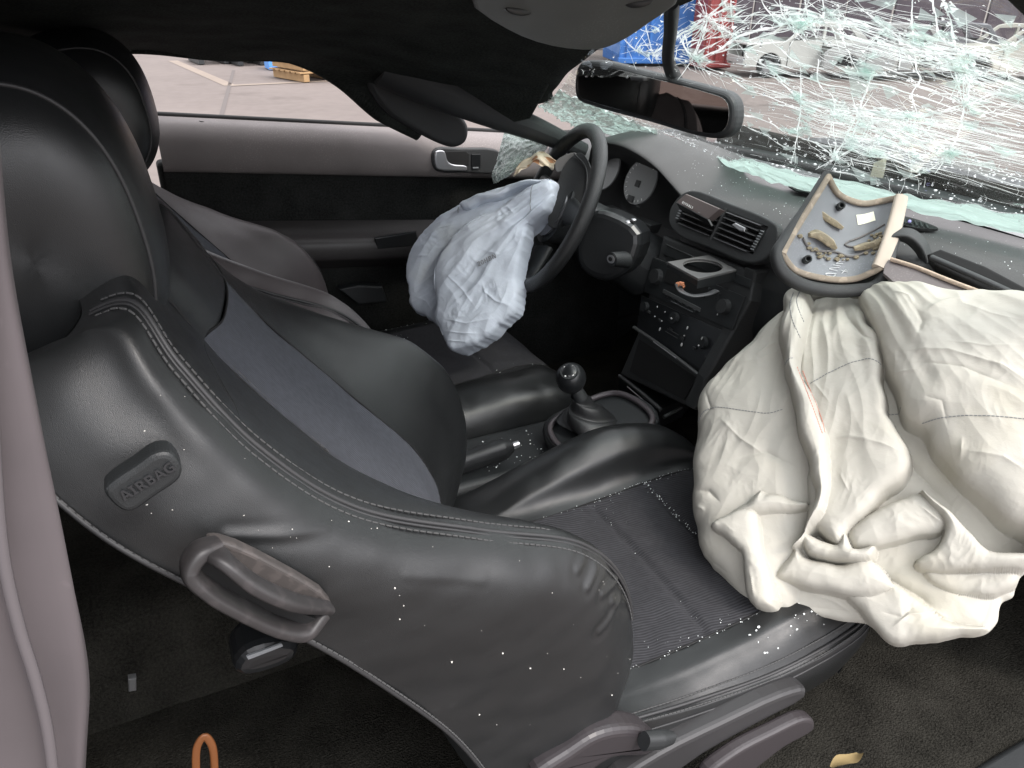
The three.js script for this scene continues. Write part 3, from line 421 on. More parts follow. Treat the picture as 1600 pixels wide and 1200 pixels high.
// belt buckle stalk and strap loop in the dark rear footwell
{
  const b = thing('belt_anchor', 'black plastic belt anchor under the front passenger backrest seam', 'belt anchor', [-.2579,0.36,0.2038]);
  part('housing', slab([[-.3029,0.7215,0.55], [-.2898,0.738,0.55], [-.2644,0.7377,0.55], [-.2437,0.725,0.55], [-.2492,0.7083,0.55], [-.2746,0.7036,0.55], [-.2969,0.7087,0.55]], 0.05, 0.012, { smooth: 3 }), M.plasticGloss, b);
  part('strap', slab([[-.2903,0.737,0.552], [-.2589,0.7387,0.552], [-.2581,0.7351,0.552], [-.2892,0.7325,0.552]], 0.002, 0), M.grey, b);
  const s = thing('orange_strap', 'small orange plastic loop standing on the dark carpet by the rear footwell', 'strap', [-.3752,0.3,0.3308]);
  part('loop', beam([[-.3661,0.4974,0.5], [-.3584,0.5577,0.5], [-.3512,0.5893,0.5], [-.3437,0.5977,0.5], [-.3391,0.5843,0.5], [-.3418,0.5477,0.5], [-.3533,0.4889,0.5]], [[0.004, 0.002], [0.004, 0.002], [0.004, 0.002], [0.004, 0.002], [0.004, 0.003], [0.004, 0.004], [0.004, 0.004]], { up: [0, 0, 1] }), mat({ c: [0.17, 0.062, 0.02], roughness: 0.5 }), s);
  const c = thing('belt_clip', 'small pale clip in the black rear footwell, left of the belt guide', 'clip', [-.4248,0.4857,0.3]);
  part('clip', slab([[-.4246,0.5118,0.3], [-.4156,0.5096,0.3], [-.4197,0.4889,0.3], [-.4281,0.4909,0.3]], 0.01, 0.002), mat({ c: [0.1, 0.1, 0.1], roughness: 0.6 }), c);
}
// ---------------------------------------------------------------- dashboard
const dash = thing('dashboard', 'grey dusty dashboard below the broken windscreen, sprinkled with glass crumbs', 'dashboard', [0.75, 0.28, 0]);
const dashRows = [-0.72, -0.6, -0.53, -0.47, -0.41, -0.34, -0.27, -0.215, -0.175, -0.13, -0.05, 0.05, 0.13, 0.2, 0.3, 0.45, 0.6, 0.72].map((z) => {
  const k = Math.max(0, 1 - ((z + 0.345) / 0.185) ** 2) ** 0.6;        // hood over the instruments
  const ps = sst(0.12, 0.3, z), rec = k > 0 ? 0.07 * Math.min(1, k * 1.5) : 0;
  const lx = 0.705 - 0.035 * k + 0.07 * ps, ly = 0.893 + 0.075 * k + 0.004 * ps;
  return [[1.12, 0.88, z], [1.0, 0.915 + 0.01 * k, z], [0.88, 0.922 + 0.045 * k, z], [0.79 + 0.05 * ps, 0.918 + 0.07 * k, z], [lx + 0.03, ly + 0.012, z], [lx, ly, z], [lx + 0.006 + rec * 0.3, ly - 0.02, z], [lx + 0.012 + rec, ly - 0.055 - 0.01 * k, z], [0.70 + rec + 0.08 * ps, 0.79, z], [0.695 + rec * 0.3 + 0.08 * ps, 0.71, z], [0.74 + 0.05 * ps, 0.62, z], [0.9, 0.5, z]];
});
const dF = crGrid(dashRows);
{
  const fz = (u, v) => { const p = dF(u, v); return p; };
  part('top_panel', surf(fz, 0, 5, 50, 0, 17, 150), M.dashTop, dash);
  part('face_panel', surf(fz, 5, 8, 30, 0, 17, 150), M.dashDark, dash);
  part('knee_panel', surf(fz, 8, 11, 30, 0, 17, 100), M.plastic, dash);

  // instruments under the hood
  const cl = part('instrument_cluster', slab([[0.79,0.8682,-.7073], [0.79,0.9389,-.5876], [0.79,0.933,-.4579], [0.79,0.8936,-.3676], [0.79,0.8396,-.3431], [0.79,0.7681,-.3725], [0.79,0.7422,-.4714], [0.79,0.7479,-.5945]], 0.02, 0.003, { smooth: 4 }), M.black, dash);
  const gC = V([0.728,0.8862,-.3308]), gn_ = V(-0.93, 0.36, 0.05).normalize(), gr = V(0, 0, 0).crossVectors(V(0, 1, 0), gn_).normalize(), gu = V(0, 0, 0).crossVectors(gn_, gr);
  const disc = (r, h, off, c = gC) => { const g = new THREE.CylinderGeometry(r, r, h, 40); g.rotateX(Math.PI / 2); g.translate(0, 0, off); return at(g, c, gr, gu, gn_); };
  const gg = part('gauge', disc(0.052, 0.004, 0), mat({ c: [0.20, 0.205, 0.205], roughness: 0.5 }), cl);
  part('gauge', disc(0.052, 0.004, 0, gC.clone().add(V(0, 0, -0.15))), mat({ c: [0.20, 0.205, 0.205], roughness: 0.5 }), cl);
  const sq = (x, y, w, h) => { const g = new THREE.BoxGeometry(w, h, 0.002); g.translate(x, y, 0.003); return at(g, gC, gr, gu, gn_); };
  for (const q of [[-0.004, -0.006, 0.015, 0.015], [-0.008, -0.042, 0.02, 0.014], [0.025, -0.052, 0.012, 0.004]]) part('dial_mark', sq(...q), M.dashDark, cl);
  const tk = []; for (let i = 0; i < 19; i++) { const a = -0.7 + i * 0.25; const g = new THREE.BoxGeometry(0.0012, 0.005, 0.001); g.translate(0, 0.045, 0.0025); g.rotateZ(a); tk.push(at(g, gC, gr, gu, gn_)); }
  part('dial_ticks', tk, M.white, cl, { kind: 'stuff' });
  part('bezel', slab([[0.7,0.8086,-.4361], [0.7,0.8073,-.3907], [0.7,0.8139,-.2369], [0.7,0.7909,-.2476], [0.7,0.7845,-.3148], [0.7,0.7873,-.4219]], 0.03, 0.003), M.dashDark, cl);

  // centre vents
  const vent = part('centre_vent', slab([[0.688,0.8697,-.1634], [0.6995,0.8991,-.1517], [0.706,0.9156,-.1214], [0.7061,0.916,-.0095], [0.7047,0.9123,0.0961], [0.7019,0.9051,0.1249], [0.6907,0.8765,0.1375], [0.6794,0.8477,0.1262], [0.6741,0.8341,0.0954], [0.6732,0.8319,-.0077], [0.6724,0.8299,-.1071], [0.6782,0.8446,-.1499]], 0.02, 0.004, { smooth: 4, holes: [[[0.7026,0.9071,-.132], [0.7016,0.9045,0.1094], [0.6789,0.8464,0.1023], [0.6788,0.8461,-.1335]]] }), M.dashDark, dash);
  part('vent_box', slab([[0.7194,0.9005,-.132], [0.7184,0.898,0.1094], [0.6957,0.8399,0.1023], [0.6955,0.8395,-.1335]], 0.004, 0), M.black, vent);
  const TL = V([0.7064,0.9056,-.132]), TR = V([0.7054,0.9031,0.1094]), BR = V([0.6826,0.845,0.1023]), BL = V([0.6825,0.8446,-.1335]), VN = V(-0.93, 0.36, 0).normalize();
  const Q = (a, b) => TL.clone().lerp(TR, a).lerp(BL.clone().lerp(BR, a), b);
  const slat = mat({ c: [0.05, 0.05, 0.052], roughness: 0.45 });
  for (const [a0, a1] of [[0.06, 0.47], [0.53, 0.92]]) for (let i = 0; i < 6; i++) {
    const b = 0.09 + i * 0.162; part('slat', beam([Q(a0, b), Q((a0 + a1) / 2, b), Q(a1, b)], [[0.009, 0.0012], [0.009, 0.0012], [0.009, 0.0012]], { up: [0.2, 1, 0] }), slat, vent);
  }
  part('divider', beam([Q(0.5, 0), Q(0.5, 0.5), Q(0.5, 1)], [[0.003, 0.008], [0.003, 0.008], [0.003, 0.008]], { up: [-0.93, 0.36, 0] }), M.dashDark, vent);
  for (const a of [0.025, 0.965]) { const w = part('thumbwheel', beam([Q(a, 0.2), Q(a, 0.5), Q(a, 0.85)], [[0.004, 0.006], [0.004, 0.009], [0.004, 0.006]], { up: [-0.93, 0.36, 0] }), M.plastic, vent); const rb = []; for (let i = 0; i < 8; i++) { const g = rbox(0.008, 0.0022, 0.002, 0.0005, 1); const c = Q(a, 0.24 + i * 0.08).addScaledVector(VN, 0.008); g.translate(c.x, c.y, c.z); rb.push(at(rbox(0.008, 0.0022, 0.002, 0.0005, 1), c, [0, 0, 1], [0.36, 0.93, 0], VN)); } part('ribs', rb, M.grey, w, { kind: 'stuff' }); }
  part('vent_tab', slab([[0.6876,0.8852,0.0238], [0.6897,0.8905,0.0309], [0.689,0.8886,0.0601], [0.6864,0.882,0.0611], [0.6856,0.8799,0.0487]], 0.01, 0.002), M.silver, vent);

  // vent at the driver's end of the dash
  const dv = part('side_vent', slab([[0.7,0.8891,-.7488], [0.7,0.9136,-.7007], [0.7,0.9216,-.56], [0.7,0.8916,-.5725], [0.7,0.8766,-.6361], [0.7,0.8722,-.7404]], 0.02, 0.003), M.black, dash);
  for (let i = 0; i < 4; i++) { const t = i * 4.2; part('slat', tube([V([0.69,0.9054,-.6956]).add(V(0, -t * 0.0012, 0)), V([0.69,0.9139,-.5734]).add(V(0, -t * 0.0012, 0))], 0.0014, { n: 4 }), M.grey, dv); }
  part('bracket', slab([[0.68,0.887,-.6933], [0.68,0.9209,-.6646], [0.68,0.92,-.6509], [0.68,0.8853,-.6757]], 0.004, 0.001), M.grey, dv);

  // demister grille, slot on the passenger side
  part('speaker_grille', slab([[0.8611,0.932,-.0212], [0.9094,0.932,-.0186], [0.9055,0.932,0.032], [0.8645,0.932,0.0587], [0.845,0.932,0.0176]], 0.003, 0), M.black, dash);
  const sl = part('demister_slot', slab([[0.8761,0.929,0.2179], [0.8939,0.929,0.2256], [0.8931,0.929,0.2646], [0.88,0.929,0.3005], [0.8541,0.929,0.2893], [0.8455,0.929,0.2525]], 0.004, 0, { smooth: 3 }), M.black, dash);
  for (let i = 0; i < 6; i++) { const a = V([0.8755,0.93,0.2261]).lerp(V([0.8838,0.93,0.2729]), i / 5), b = V([0.8486,0.93,0.2535]).lerp(V([0.8607,0.93,0.2959]), i / 5); part('slat', rod(a, b, 0.0018, 0.0018, 6), M.dashDark, sl); }
  const sen = new THREE.SphereGeometry(0.003, 10, 8); const sp = [0.8552,0.934,0.2634]; sen.translate(sp[0], sp[1], sp[2]); part('sensor', sen, mat({ c: [0.5, 0.45, 0.9], roughness: 0.1 }), sl);

  // airbag opening: dark slot, hinged trim strip with a torn cream edge, bent hinge web
  part('airbag_slot', slab([[0.7669,0.9235,0.3692], [0.7868,0.9264,0.3774], [0.7943,0.9216,0.447], [0.7924,0.912,0.5273], [0.7933,0.8956,0.55], [0.7677,0.8964,0.4738], [0.7642,0.9087,0.3892]], 0.05, 0.004), M.black, dash);
  part('slot_lip', beam([[0.7577,0.9213,0.3849], [0.7653,0.9131,0.4502], [0.7706,0.9074,0.4877], [0.7818,0.8946,0.5575]], [[0.006, 0.004], [0.006, 0.004], [0.006, 0.004], [0.006, 0.004]]), M.dashDark, dash);
  const ts = part('trim_strip', slab([[0.7175,0.9109,0.3395], [0.7219,0.9099,0.3549], [0.7336,0.905,0.4141], [0.7405,0.8977,0.4848], [0.7223,0.8898,0.4867], [0.7084,0.8882,0.4492], [0.6889,0.8891,0.3886], [0.6927,0.8991,0.3594]], 0.006, 0.001), mat({ c: [0.19, 0.165, 0.165], roughness: 0.6, map: tDust }), dash);
  part('torn_edge', beam([[0.7157,0.9133,0.3498], [0.727,0.9105,0.3848], [0.7336,0.9059,0.4349], [0.7426,0.9014,0.4937]], [[0.003, 0.003], [0.0035, 0.003], [0.003, 0.003], [0.003, 0.003]]), mat({ c: [0.55, 0.45, 0.36], roughness: 0.9, map: tWear }), ts);
  part('hinge_web', surf(crGrid([
    [[0.7487,0.9286,0.3004], [0.7652,0.9428,0.3066], [0.7854,0.9455,0.3214], [0.796,0.9338,0.3398], [0.8011,0.9162,0.3526], [0.8009,0.895,0.365]],
    [[0.7293,0.9205,0.3145], [0.746,0.9364,0.3198], [0.7633,0.939,0.3331], [0.7768,0.9278,0.3464], [0.7823,0.9121,0.3583], [0.782,0.8946,0.3685]],
    [[0.7378,0.9086,0.3131], [0.7577,0.9249,0.3134], [0.7738,0.9243,0.3218], [0.7858,0.9128,0.3344], [0.7903,0.9004,0.344], [0.7904,0.8844,0.3534]]]), 0, 5, 30, 0, 2, 10), M.dashDark, dash);
}

// ---------------------------------------------------------------- airbag lid turned over on the dash
{
  const lid = thing('airbag_cover', 'upturned airbag lid with grey inside and tan torn foam above the white airbag', 'airbag cover', [0.6891,0.84,0.2919]);
  // grid of the inner face; the lid is bowed, its middle farther away
  const rowsL = [
    [[0.6982,1.0115,0.2142], [0.7373,0.978,0.2091], [0.7777,0.9625,0.2231], [0.8039,0.9684,0.2415], [0.8066,0.9817,0.2729]],
    [[0.6679,0.9874,0.2259], [0.7127,0.9489,0.2266], [0.7515,0.9355,0.2411], [0.7811,0.9411,0.2588], [0.7865,0.9586,0.289]],
    [[0.6256,0.9553,0.2427], [0.6706,0.9203,0.2477], [0.7117,0.9078,0.2628], [0.7436,0.9134,0.2816], [0.7527,0.9317,0.3132]],
    [[0.5874,0.9266,0.2594], [0.6265,0.8963,0.2651], [0.6654,0.8845,0.285], [0.6992,0.8893,0.3053], [0.7179,0.9076,0.3354]],
    [[0.5729,0.9147,0.2681], [0.5993,0.8868,0.2762], [0.6438,0.8742,0.2993], [0.6827,0.8755,0.3203], [0.7039,0.8975,0.3432]],
  ];
  const lf = crGrid(rowsL);
  part('inner_face', surf(lf, 0, 4, 40, 0, 4, 40), mat({ c: [0.27, 0.28, 0.30], map: tDust, roughness: 0.62 }), lid);
  const off = (p, h) => p.addScaledVector(V(-0.42, 0.52, 0.74), h);
  // outside shell, a little larger and behind
  part('outer_shell', surf((u, v) => off(lf(lerp(-0.0, 4, u), v), -0.008), 0, 1, 30, 0, 4, 30), M.dashDark, lid);
  const rim = mat({ c: [0.36, 0.31, 0.25], roughness: 0.85, map: tWear });
  const edge = (a, n = 14) => Array.from({ length: n + 1 }, (_, i) => { const [u, v] = a(i / n); return off(lf(u, v), 0.004); });
  part('rim', beam(edge((t) => [0.04, 4 * t]), [[0.0045, 0.005], [0.005, 0.005], [0.005, 0.005]], { pow: 3, up: [-0.42, 0.52, 0.74] }), rim, lid);
  part('rim', beam(edge((t) => [3.92, 4 * t]), [[0.010, 0.006], [0.012, 0.006], [0.012, 0.006]], { pow: 3, up: [-0.42, 0.52, 0.74] }), mat({ c: [0.42, 0.36, 0.30], roughness: 0.8 }), lid);
  part('rim', beam(edge((t) => [4 * t, 0.05]), [[0.005, 0.004], [0.005, 0.004], [0.005, 0.004]], { up: [-0.42, 0.52, 0.74] }), rim, lid);
  part('rim', beam([...edge((t) => [0.02, 3.4 + 0.5 * t], 3), ...edge((t) => [0.2 + 3.6 * t, 3.95], 10), ...edge((t) => [3.98, 3.9 - 0.5 * t], 3)], [[0.005, 0.004], [0.005, 0.004], [0.005, 0.004]], { up: [-0.42, 0.52, 0.74] }), rim, lid);
  // black rounded lip round the outside
  part('lip', beam([[0.7054,1.013,0.2043], [0.6409,0.966,0.2313], [0.5872,0.931,0.2531], [0.5673,0.914,0.2632], [0.5703,0.8914,0.2779], [0.5973,0.8716,0.2929], [0.636,0.862,0.3127], [0.6728,0.8632,0.3327], [0.697,0.8734,0.3488], [0.7137,0.8935,0.3478], [0.7414,0.9152,0.3299], [0.783,0.9474,0.3002], [0.8145,0.9792,0.2744]], [[0.006, 0.008], [0.007, 0.009], [0.008, 0.010], [0.009, 0.011], [0.010, 0.011], [0.010, 0.011], [0.010, 0.011], [0.010, 0.011], [0.009, 0.011], [0.008, 0.010], [0.006, 0.008], [0.005, 0.006], [0.004, 0.005]], { up: [-0.42, 0.52, 0.74] }), M.dashDark, lid);
  // two hollow bosses, foam clips, sticker, scrawl
  const N = V(-0.42, 0.52, 0.74).normalize(), Rr = V(0.87, 0, 0.49).normalize();
  for (const c of [[0.7317,0.9602,0.2205], [0.6279,0.8979,0.2674]]) {
    const b = part('boss', at((() => { const g = new THREE.LatheGeometry([[0.0032, 0], [0.0032, 0.012], [0.0062, 0.012], [0.0062, 0.0]].map((q) => new THREE.Vector2(...q)), 18); g.rotateX(Math.PI / 2); return g; })(), c, Rr, V(0, 0, 0).crossVectors(N, Rr), N), M.plastic, lid);
    part('hole', at((() => { const g = new THREE.CylinderGeometry(0.003, 0.003, 0.002, 12); g.rotateX(Math.PI / 2); g.translate(0, 0, 0.002); return g; })(), c, Rr, V(0, 0, 0).crossVectors(N, Rr), N), M.black, b);
  }
  const foam = mat({ c: [0.38, 0.33, 0.23], roughness: 0.6, map: tWear, bumpMap: tCarpetB, bumpScale: 0.0006 });
  const pts = (l) => l.map((q) => off(V(q), 0.006));
  part('foam_pad', beam(pts([[0.6887,0.956,0.2193], [0.6968,0.9473,0.226], [0.7122,0.9378,0.2328], [0.7243,0.9298,0.2398]]), [[0.003, 0.003], [0.0055, 0.005], [0.0055, 0.005], [0.003, 0.003]], { pow: 5 }), foam, lid);
  part('foam_pad', beam(pts([[0.6474,0.9284,0.2441], [0.6635,0.928,0.2459], [0.6842,0.9153,0.2548], [0.6938,0.9054,0.2616]]), [[0.004, 0.003], [0.0085, 0.007], [0.0085, 0.007], [0.003, 0.003]], { pow: 5 }), foam, lid);
  part('foam_pad', beam(pts([[0.7198,0.9058,0.2743], [0.7347,0.9106,0.2827], [0.7418,0.9174,0.2948], [0.7446,0.9268,0.2995]]), [[0.004, 0.003], [0.0065, 0.005], [0.0065, 0.005], [0.003, 0.003]], { pow: 5 }), foam, lid);
  const crumbL = []; for (let i = 0; i < 70; i++) { const u = i < 45 ? 2.9 + rnd() * 0.9 : 0.3 + rnd() * 2.5, v = i < 45 ? 1.6 + rnd() * 0.9 : 2.35 + rnd() * 0.25; const g = new THREE.IcosahedronGeometry(0.0016 + 0.0028 * rnd(), 0); g.scale(1.4, 0.8, 1); const p = off(lf(u, v), 0.003); g.translate(p.x, p.y, p.z); crumbL.push(g); }
  part('torn_foam', crumbL, foam, lid, { kind: 'stuff' });
  const rib = mat({ c: [0.16, 0.15, 0.145], roughness: 0.8 });
  part('rib', tube(Array.from({ length: 12 }, (_, i) => off(lf(0.5 + i * 0.27, 2.35 + 0.1 * Math.sin(i)), 0.002)), 0.0022), rib, lid);
  part('rib', tube(Array.from({ length: 10 }, (_, i) => off(lf(2.1 + 1.3 * i / 9, 1.75 - 0.5 * i / 9), 0.002)), 0.0016), rib, lid);
  part('rib', tube([[2.1, 1.75], [2.0, 1.9], [2.3, 2.0], [2.9, 1.9]].map((q) => off(lf(...q), 0.002)), 0.0014), rib, lid);
  part('sticker', surf((u, v) => off(lf(2.05 + 0.75 * u + 0.22 * (v - 0.5), 0.62 + 0.42 * v + 0.2 * u * 0 - 0.1 * u), 0.0012), 0, 1, 6, 0, 1, 6), mat({ c: [0.85, 0.82, 0.66], roughness: 0.6 }), lid);
  // chalk scrawl: strokes on the grey face, read from the lower edge upwards
  const ch = mat({ c: [0.62, 0.63, 0.64], roughness: 0.9 }), S = (l) => tube(l.map(([u, v]) => off(lf(u, v), 0.001)), 0.0007, { n: l.length * 5, rs: 4 });
  part('chalk_writing', [
    S([[2.15, 3.75], [1.95, 3.62]]), S([[2.02, 3.52], [1.92, 3.38], [2.1, 3.28], [2.28, 3.4], [2.2, 3.55], [2.05, 3.5]]), S([[1.92, 3.38], [2.3, 3.3]]),
    S([[2.3, 3.12], [1.95, 3.02], [2.32, 2.92]]), S([[2.34, 2.86], [2.02, 2.8]]), S([[2.38, 2.74], [2.1, 2.72], [2.2, 2.62], [2.4, 2.6], [2.3, 2.52]]), S([[2.5, 3.3], [2.62, 3.1], [2.7, 3.2]]), S([[2.45, 3.1], [2.72, 3.28]])], ch, lid);
}

// ---------------------------------------------------------------- air freshener on the centre vent
{
  const bx = thing('air_freshener', 'small brown and black lettered box clipped across the left centre vent', 'air freshener', [0.7849,0.83,-.1493]);
  part('box', slab([[0.6739,0.9159,-.1018], [0.6722,0.9115,0.0047], [0.663,0.888,-.0142], [0.6661,0.896,-.1186]], 0.016, 0.0015), mat({ c: [0.13, 0.105, 0.10], roughness: 0.5 }), bx);
  part('front_face', slab([[0.6654,0.8957,-.1182], [0.6623,0.8877,-.0139], [0.667,0.8763,-.0063], [0.6699,0.8838,-.11]], 0.004, 0.0006), M.plasticGloss, bx);
  const a = V([0.6667,0.9009,-.1073]), b = V([0.6651,0.8968,-.0564]); 
  part('lettering', text('R I T U A L S', 0.0046, 0.0006, a.clone().lerp(b, 0.5), b.clone().sub(a), [0.35, 0.9, 0]), M.white, bx);
  const e = V([0.6638,0.8935,-.0424]); part('lettering', text('...', 0.006, 0.0006, e, b.clone().sub(a), [0.35, 0.9, 0]), M.grey, bx);
}

// ---------------------------------------------------------------- centre console
{
  const cs = thing('centre_console', 'black centre console with radio, climate panel and open cup holder between the seats', 'centre console', [0.55, 0.28, 0]);
  part('housing', slab([[0.6797,0.8127,-.1664], [0.6824,0.8215,0.1093], [0.6673,0.7722,0.1241], [0.6176,0.6093,0.0958], [0.5975,0.5437,0.0912], [0.5878,0.5117,-.1492], [0.6226,0.6258,-.1384]], 0.28, 0.006), M.dashDark, cs);
  part('side_cheek', slab([[0.6767,0.8241,0.115], [0.7676,0.8286,0.115], [0.7612,0.6877,0.115], [0.6175,0.5725,0.115], [0.5811,0.5599,0.115], [0.6,0.6221,0.115], [0.6763,0.7674,0.115]], 0.03, 0.006), M.dashDark, cs);
  const P = (l, t, m, n, par = cs) => part(n, slab(l, t, Math.min(0.001, t / 3)), m, par);
  const line = mat({ c: [0.07, 0.072, 0.072], roughness: 0.4 });
  P([[0.6727,0.8001,-.1426], [0.6747,0.8067,0.1115], [0.6706,0.7934,0.1141], [0.6666,0.7803,-.142]], 0.004, M.plastic, 'blank_panel');
  part('panel_gap', [tube([[0.6719,0.801,-.1452], [0.672,0.8014,-.0518]], 0.0009, { n: 3 }), tube([[0.6617,0.7675,-.1684], [0.6622,0.7691,-.1173]], 0.0009, { n: 3 })], line, cs);
  const radio = P([[0.6608,0.7646,-.169], [0.6644,0.7764,0.1121], [0.6453,0.7138,0.1133], [0.6397,0.6955,-.1605]], 0.01, M.plastic, 'radio');
  const kn = (c, r, m, par, h = 0.012, n = 'knob') => { const nn = V(-0.956, 0.292, 0), rr = V(0, 0, 1); const g = new THREE.CylinderGeometry(r * 0.9, r, h, 24); g.rotateX(Math.PI / 2); g.translate(0, 0, h / 2); return part(n, at(g, c, [0, 0, 1], [0.292, 0.956, 0], nn), m, par); };
  kn([0.6521,0.7359,-.1334], 0.017, M.dashDark, radio); kn([0.6548,0.745,0.0772], 0.015, M.dashDark, radio);
  part('display', slab([[0.658,0.7605,-.1119], [0.6597,0.766,0.0166], [0.6525,0.7427,0.0186], [0.65,0.7344,-.1097]], 0.002, 0.0004), M.black, radio);
  P([[0.6454,0.721,-.1016], [0.6459,0.7225,0.0188], [0.6436,0.715,0.0193], [0.643,0.713,-.1013]], 0.003, line, 'button_strip', radio);
  for (let i = 0; i < 5; i++) { const a = V([0.6424,0.7111,-.0868]).lerp(V([0.6428,0.7125,0.0049]), i / 4); part('button', at(rbox(0.01, 0.005, 0.003, 0.001, 1), a, [0, 0, 1], [0.292, 0.956, 0], [-0.956, 0.292, 0]), M.plasticGloss, radio); }
  for (let r = 0; r < 2; r++) for (let i = 0; i < 4; i++) { const a = V([0.6579,0.7619,0.0229]).lerp(V([0.6579,0.7619,0.053]), i / 3).add(V(0, -0.011 * r, 0)); part('button', at(rbox(0.0045, 0.004, 0.003, 0.001, 1), a, [0, 0, 1], [0.292, 0.956, 0], [-0.956, 0.292, 0]), M.dashDark, radio); }
  part('text_line', tube([[0.641,0.7072,-.067], [0.6416,0.7092,0.0028]], 0.0005, { n: 2 }), M.grey, radio);
  for (let i = 0; i < 6; i++) { const a = V([0.6276,0.6661,-.1187]).lerp(V([0.6218,0.6471,0.0825]), i / 5); part('button', at(rbox(0.009, 0.006, 0.004, 0.0012, 1), a, [0, 0, 1], [0.292, 0.956, 0], [-0.956, 0.292, 0]), M.dashDark, cs); }
  const clim = P([[0.6368,0.6858,-.1643], [0.6428,0.7055,0.1109], [0.6165,0.6194,0.0983], [0.6174,0.6225,-.143]], 0.008, M.plasticGloss, 'climate_panel');
  for (const [c, r] of [[[0.6311,0.6706,-.1358], 0.011], [[0.6342,0.6808,-.0386], 0.012], [[0.6302,0.6678,0.0586], 0.013]]) kn(c, r, M.plastic, clim, 0.009, 'dial');
  const chip = mat({ c: [0.62, 0.62, 0.6], roughness: 0.35 });
  for (const [c, w, h] of [[[0.6218,0.6472,-.0685], 0.004, 0.008], [[0.6311,0.6777,0.0053], 0.004, 0.007], [[0.6208,0.6439,0.0067], 0.005, 0.008], [[0.6221,0.6839,-.0362], 0.006, 0.004], [[0.6314,0.6785,-.1308], 0.003, 0.003], [[0.633,0.6839,-.0995], 0.003, 0.004], [[0.6327,0.6828,-.072], 0.003, 0.003], [[0.627,0.6643,-.0968], 0.003, 0.003], [[0.6269,0.6638,-.0718], 0.003, 0.003], [[0.6262,0.6616,0.0045], 0.003, 0.003], [[0.6223,0.6797,0.0612], 0.003, 0.006], [[0.6179,0.6651,0.06], 0.004, 0.004], [[0.6464,0.7276,0.0676], 0.002, 0.004]]) { const g = new THREE.SphereGeometry(1, 10, 6); g.scale(w / 2, h / 2, 0.0012); part('marking', at(g, c, [0, 0, 1], [0.292, 0.956, 0], [-0.956, 0.292, 0]), chip, clim); }
  part('marking', [tube([[0.6254,0.6555,-.0493], [0.6257,0.6565,-.0114]], 0.0007, { n: 2 }), tube([[0.6234,0.649,-.0521], [0.6236,0.6497,-.0116]], 0.0007, { n: 2 })], line, clim);
  // shelf edge and open ashtray drawer
  part('shelf_edge', beam([[0.6114,0.6235,-.1449], [0.609,0.6223,-.0307], [0.6085,0.6137,0.0814]], [[0.004, 0.003], [0.004, 0.003], [0.004, 0.003]]), line, cs);
  part('chrome_strip', tube([[0.6053,0.6238,-.0642], [0.6043,0.6207,0.0157]], 0.0012, { n: 4 }), M.silver, cs);
  part('recess', slab([[0.6136,0.6032,-.1244], [0.6134,0.6024,0.0729], [0.5977,0.551,0.0628], [0.5922,0.533,-.1187]], 0.003, 0), M.black, cs);
  const dr = part('ashtray', slab([[0.5995,0.5,-.1656], [0.5933,0.5,-.0011], [0.6671,0.5,-.0158], [0.7134,0.5,-.0491], [0.7125,0.5,-.1714]], 0.05, 0.004), M.plasticGloss, cs);
  part('drawer_edge', beam([[0.592,0.505,-.1548], [0.5905,0.505,-.0724], [0.5844,0.505,0.0104]], [[0.004, 0.004], [0.004, 0.004], [0.004, 0.004]]), line, dr);
  part('chrome_strip', tube([[0.5842,0.5,-.1116], [0.5797,0.5,-.0253]], 0.0013, { n: 4 }), M.silver, dr);
  part('ash_cup', (() => { const g = new THREE.LatheGeometry([[0.018, -0.02], [0.022, 0], [0.024, 0.004], [0.026, 0.0]].map((q) => new THREE.Vector2(...q)), 24); const c = [0.6611,0.505,-.0401]; g.translate(c[0], c[1], c[2]); return g; })(), M.plastic, dr);
  part('drawer_edge', tube([[0.5772,0.5,0.0323], [0.6339,0.5,0.0147]], 0.004, { n: 4 }), line, dr);
  // cup holder slid out of the panel: flat frame with a round hole and a bent lower ring
  const cup = part('cup_holder', (() => { const o = [[0.5804,0.815,-.0158], [0.6811,0.815,-.0178], [0.6719,0.815,0.0727], [0.5753,0.815,0.0828]]; const c = o.reduce((a, q) => a.add(V(q)), V(0, 0, 0)).multiplyScalar(0.25); const h = []; const e1 = V(o[2]).sub(V(o[0])).multiplyScalar(0.5), e2 = V(o[1]).sub(V(o[3])).multiplyScalar(0.5); const A = V(o[1]).sub(V(o[0])).multiplyScalar(0.39), B2 = V(o[3]).sub(V(o[0])).multiplyScalar(0.39); for (let i = 0; i < 28; i++) { const a = i / 28 * 6.2832; const q = c.clone().addScaledVector(A, Math.cos(a)).addScaledVector(B2, Math.sin(a)); h.push([q.x, q.y, q.z]); } return slab(o, 0.005, 0.001, { holes: [h] }); })(), mat({ c: [0.12, 0.118, 0.116], roughness: 0.45 }), cs);
  part('tray_side', [slab([[0.5763,0.8145,0.0817], [0.673,0.8145,0.0716], V([0.673,0.8145,0.0716]).add(V(0, -0.022, 0)), V([0.5763,0.8145,0.0817]).add(V(0, -0.02, 0))], 0.003, 0.0005), slab([[0.5814,0.8145,-.017], [0.5763,0.8145,0.0817], V([0.5763,0.8145,0.0817]).add(V(0, -0.016, 0)), V([0.5814,0.8145,-.017]).add(V(0, -0.012, 0))], 0.003, 0.0005)], M.plastic, cup);
  part('lower_ring', [beam([[0.5677,0.79,0.0376], [0.5507,0.79,0.0735], [0.5556,0.79,0.0966], [0.5829,0.79,0.1019], [0.6125,0.79,0.094]], [[0.006, 0.0018], [0.006, 0.0018], [0.006, 0.0018], [0.006, 0.0018], [0.006, 0.0018]])], mat({ c: [0.07, 0.07, 0.072], roughness: 0.35 }), cup);
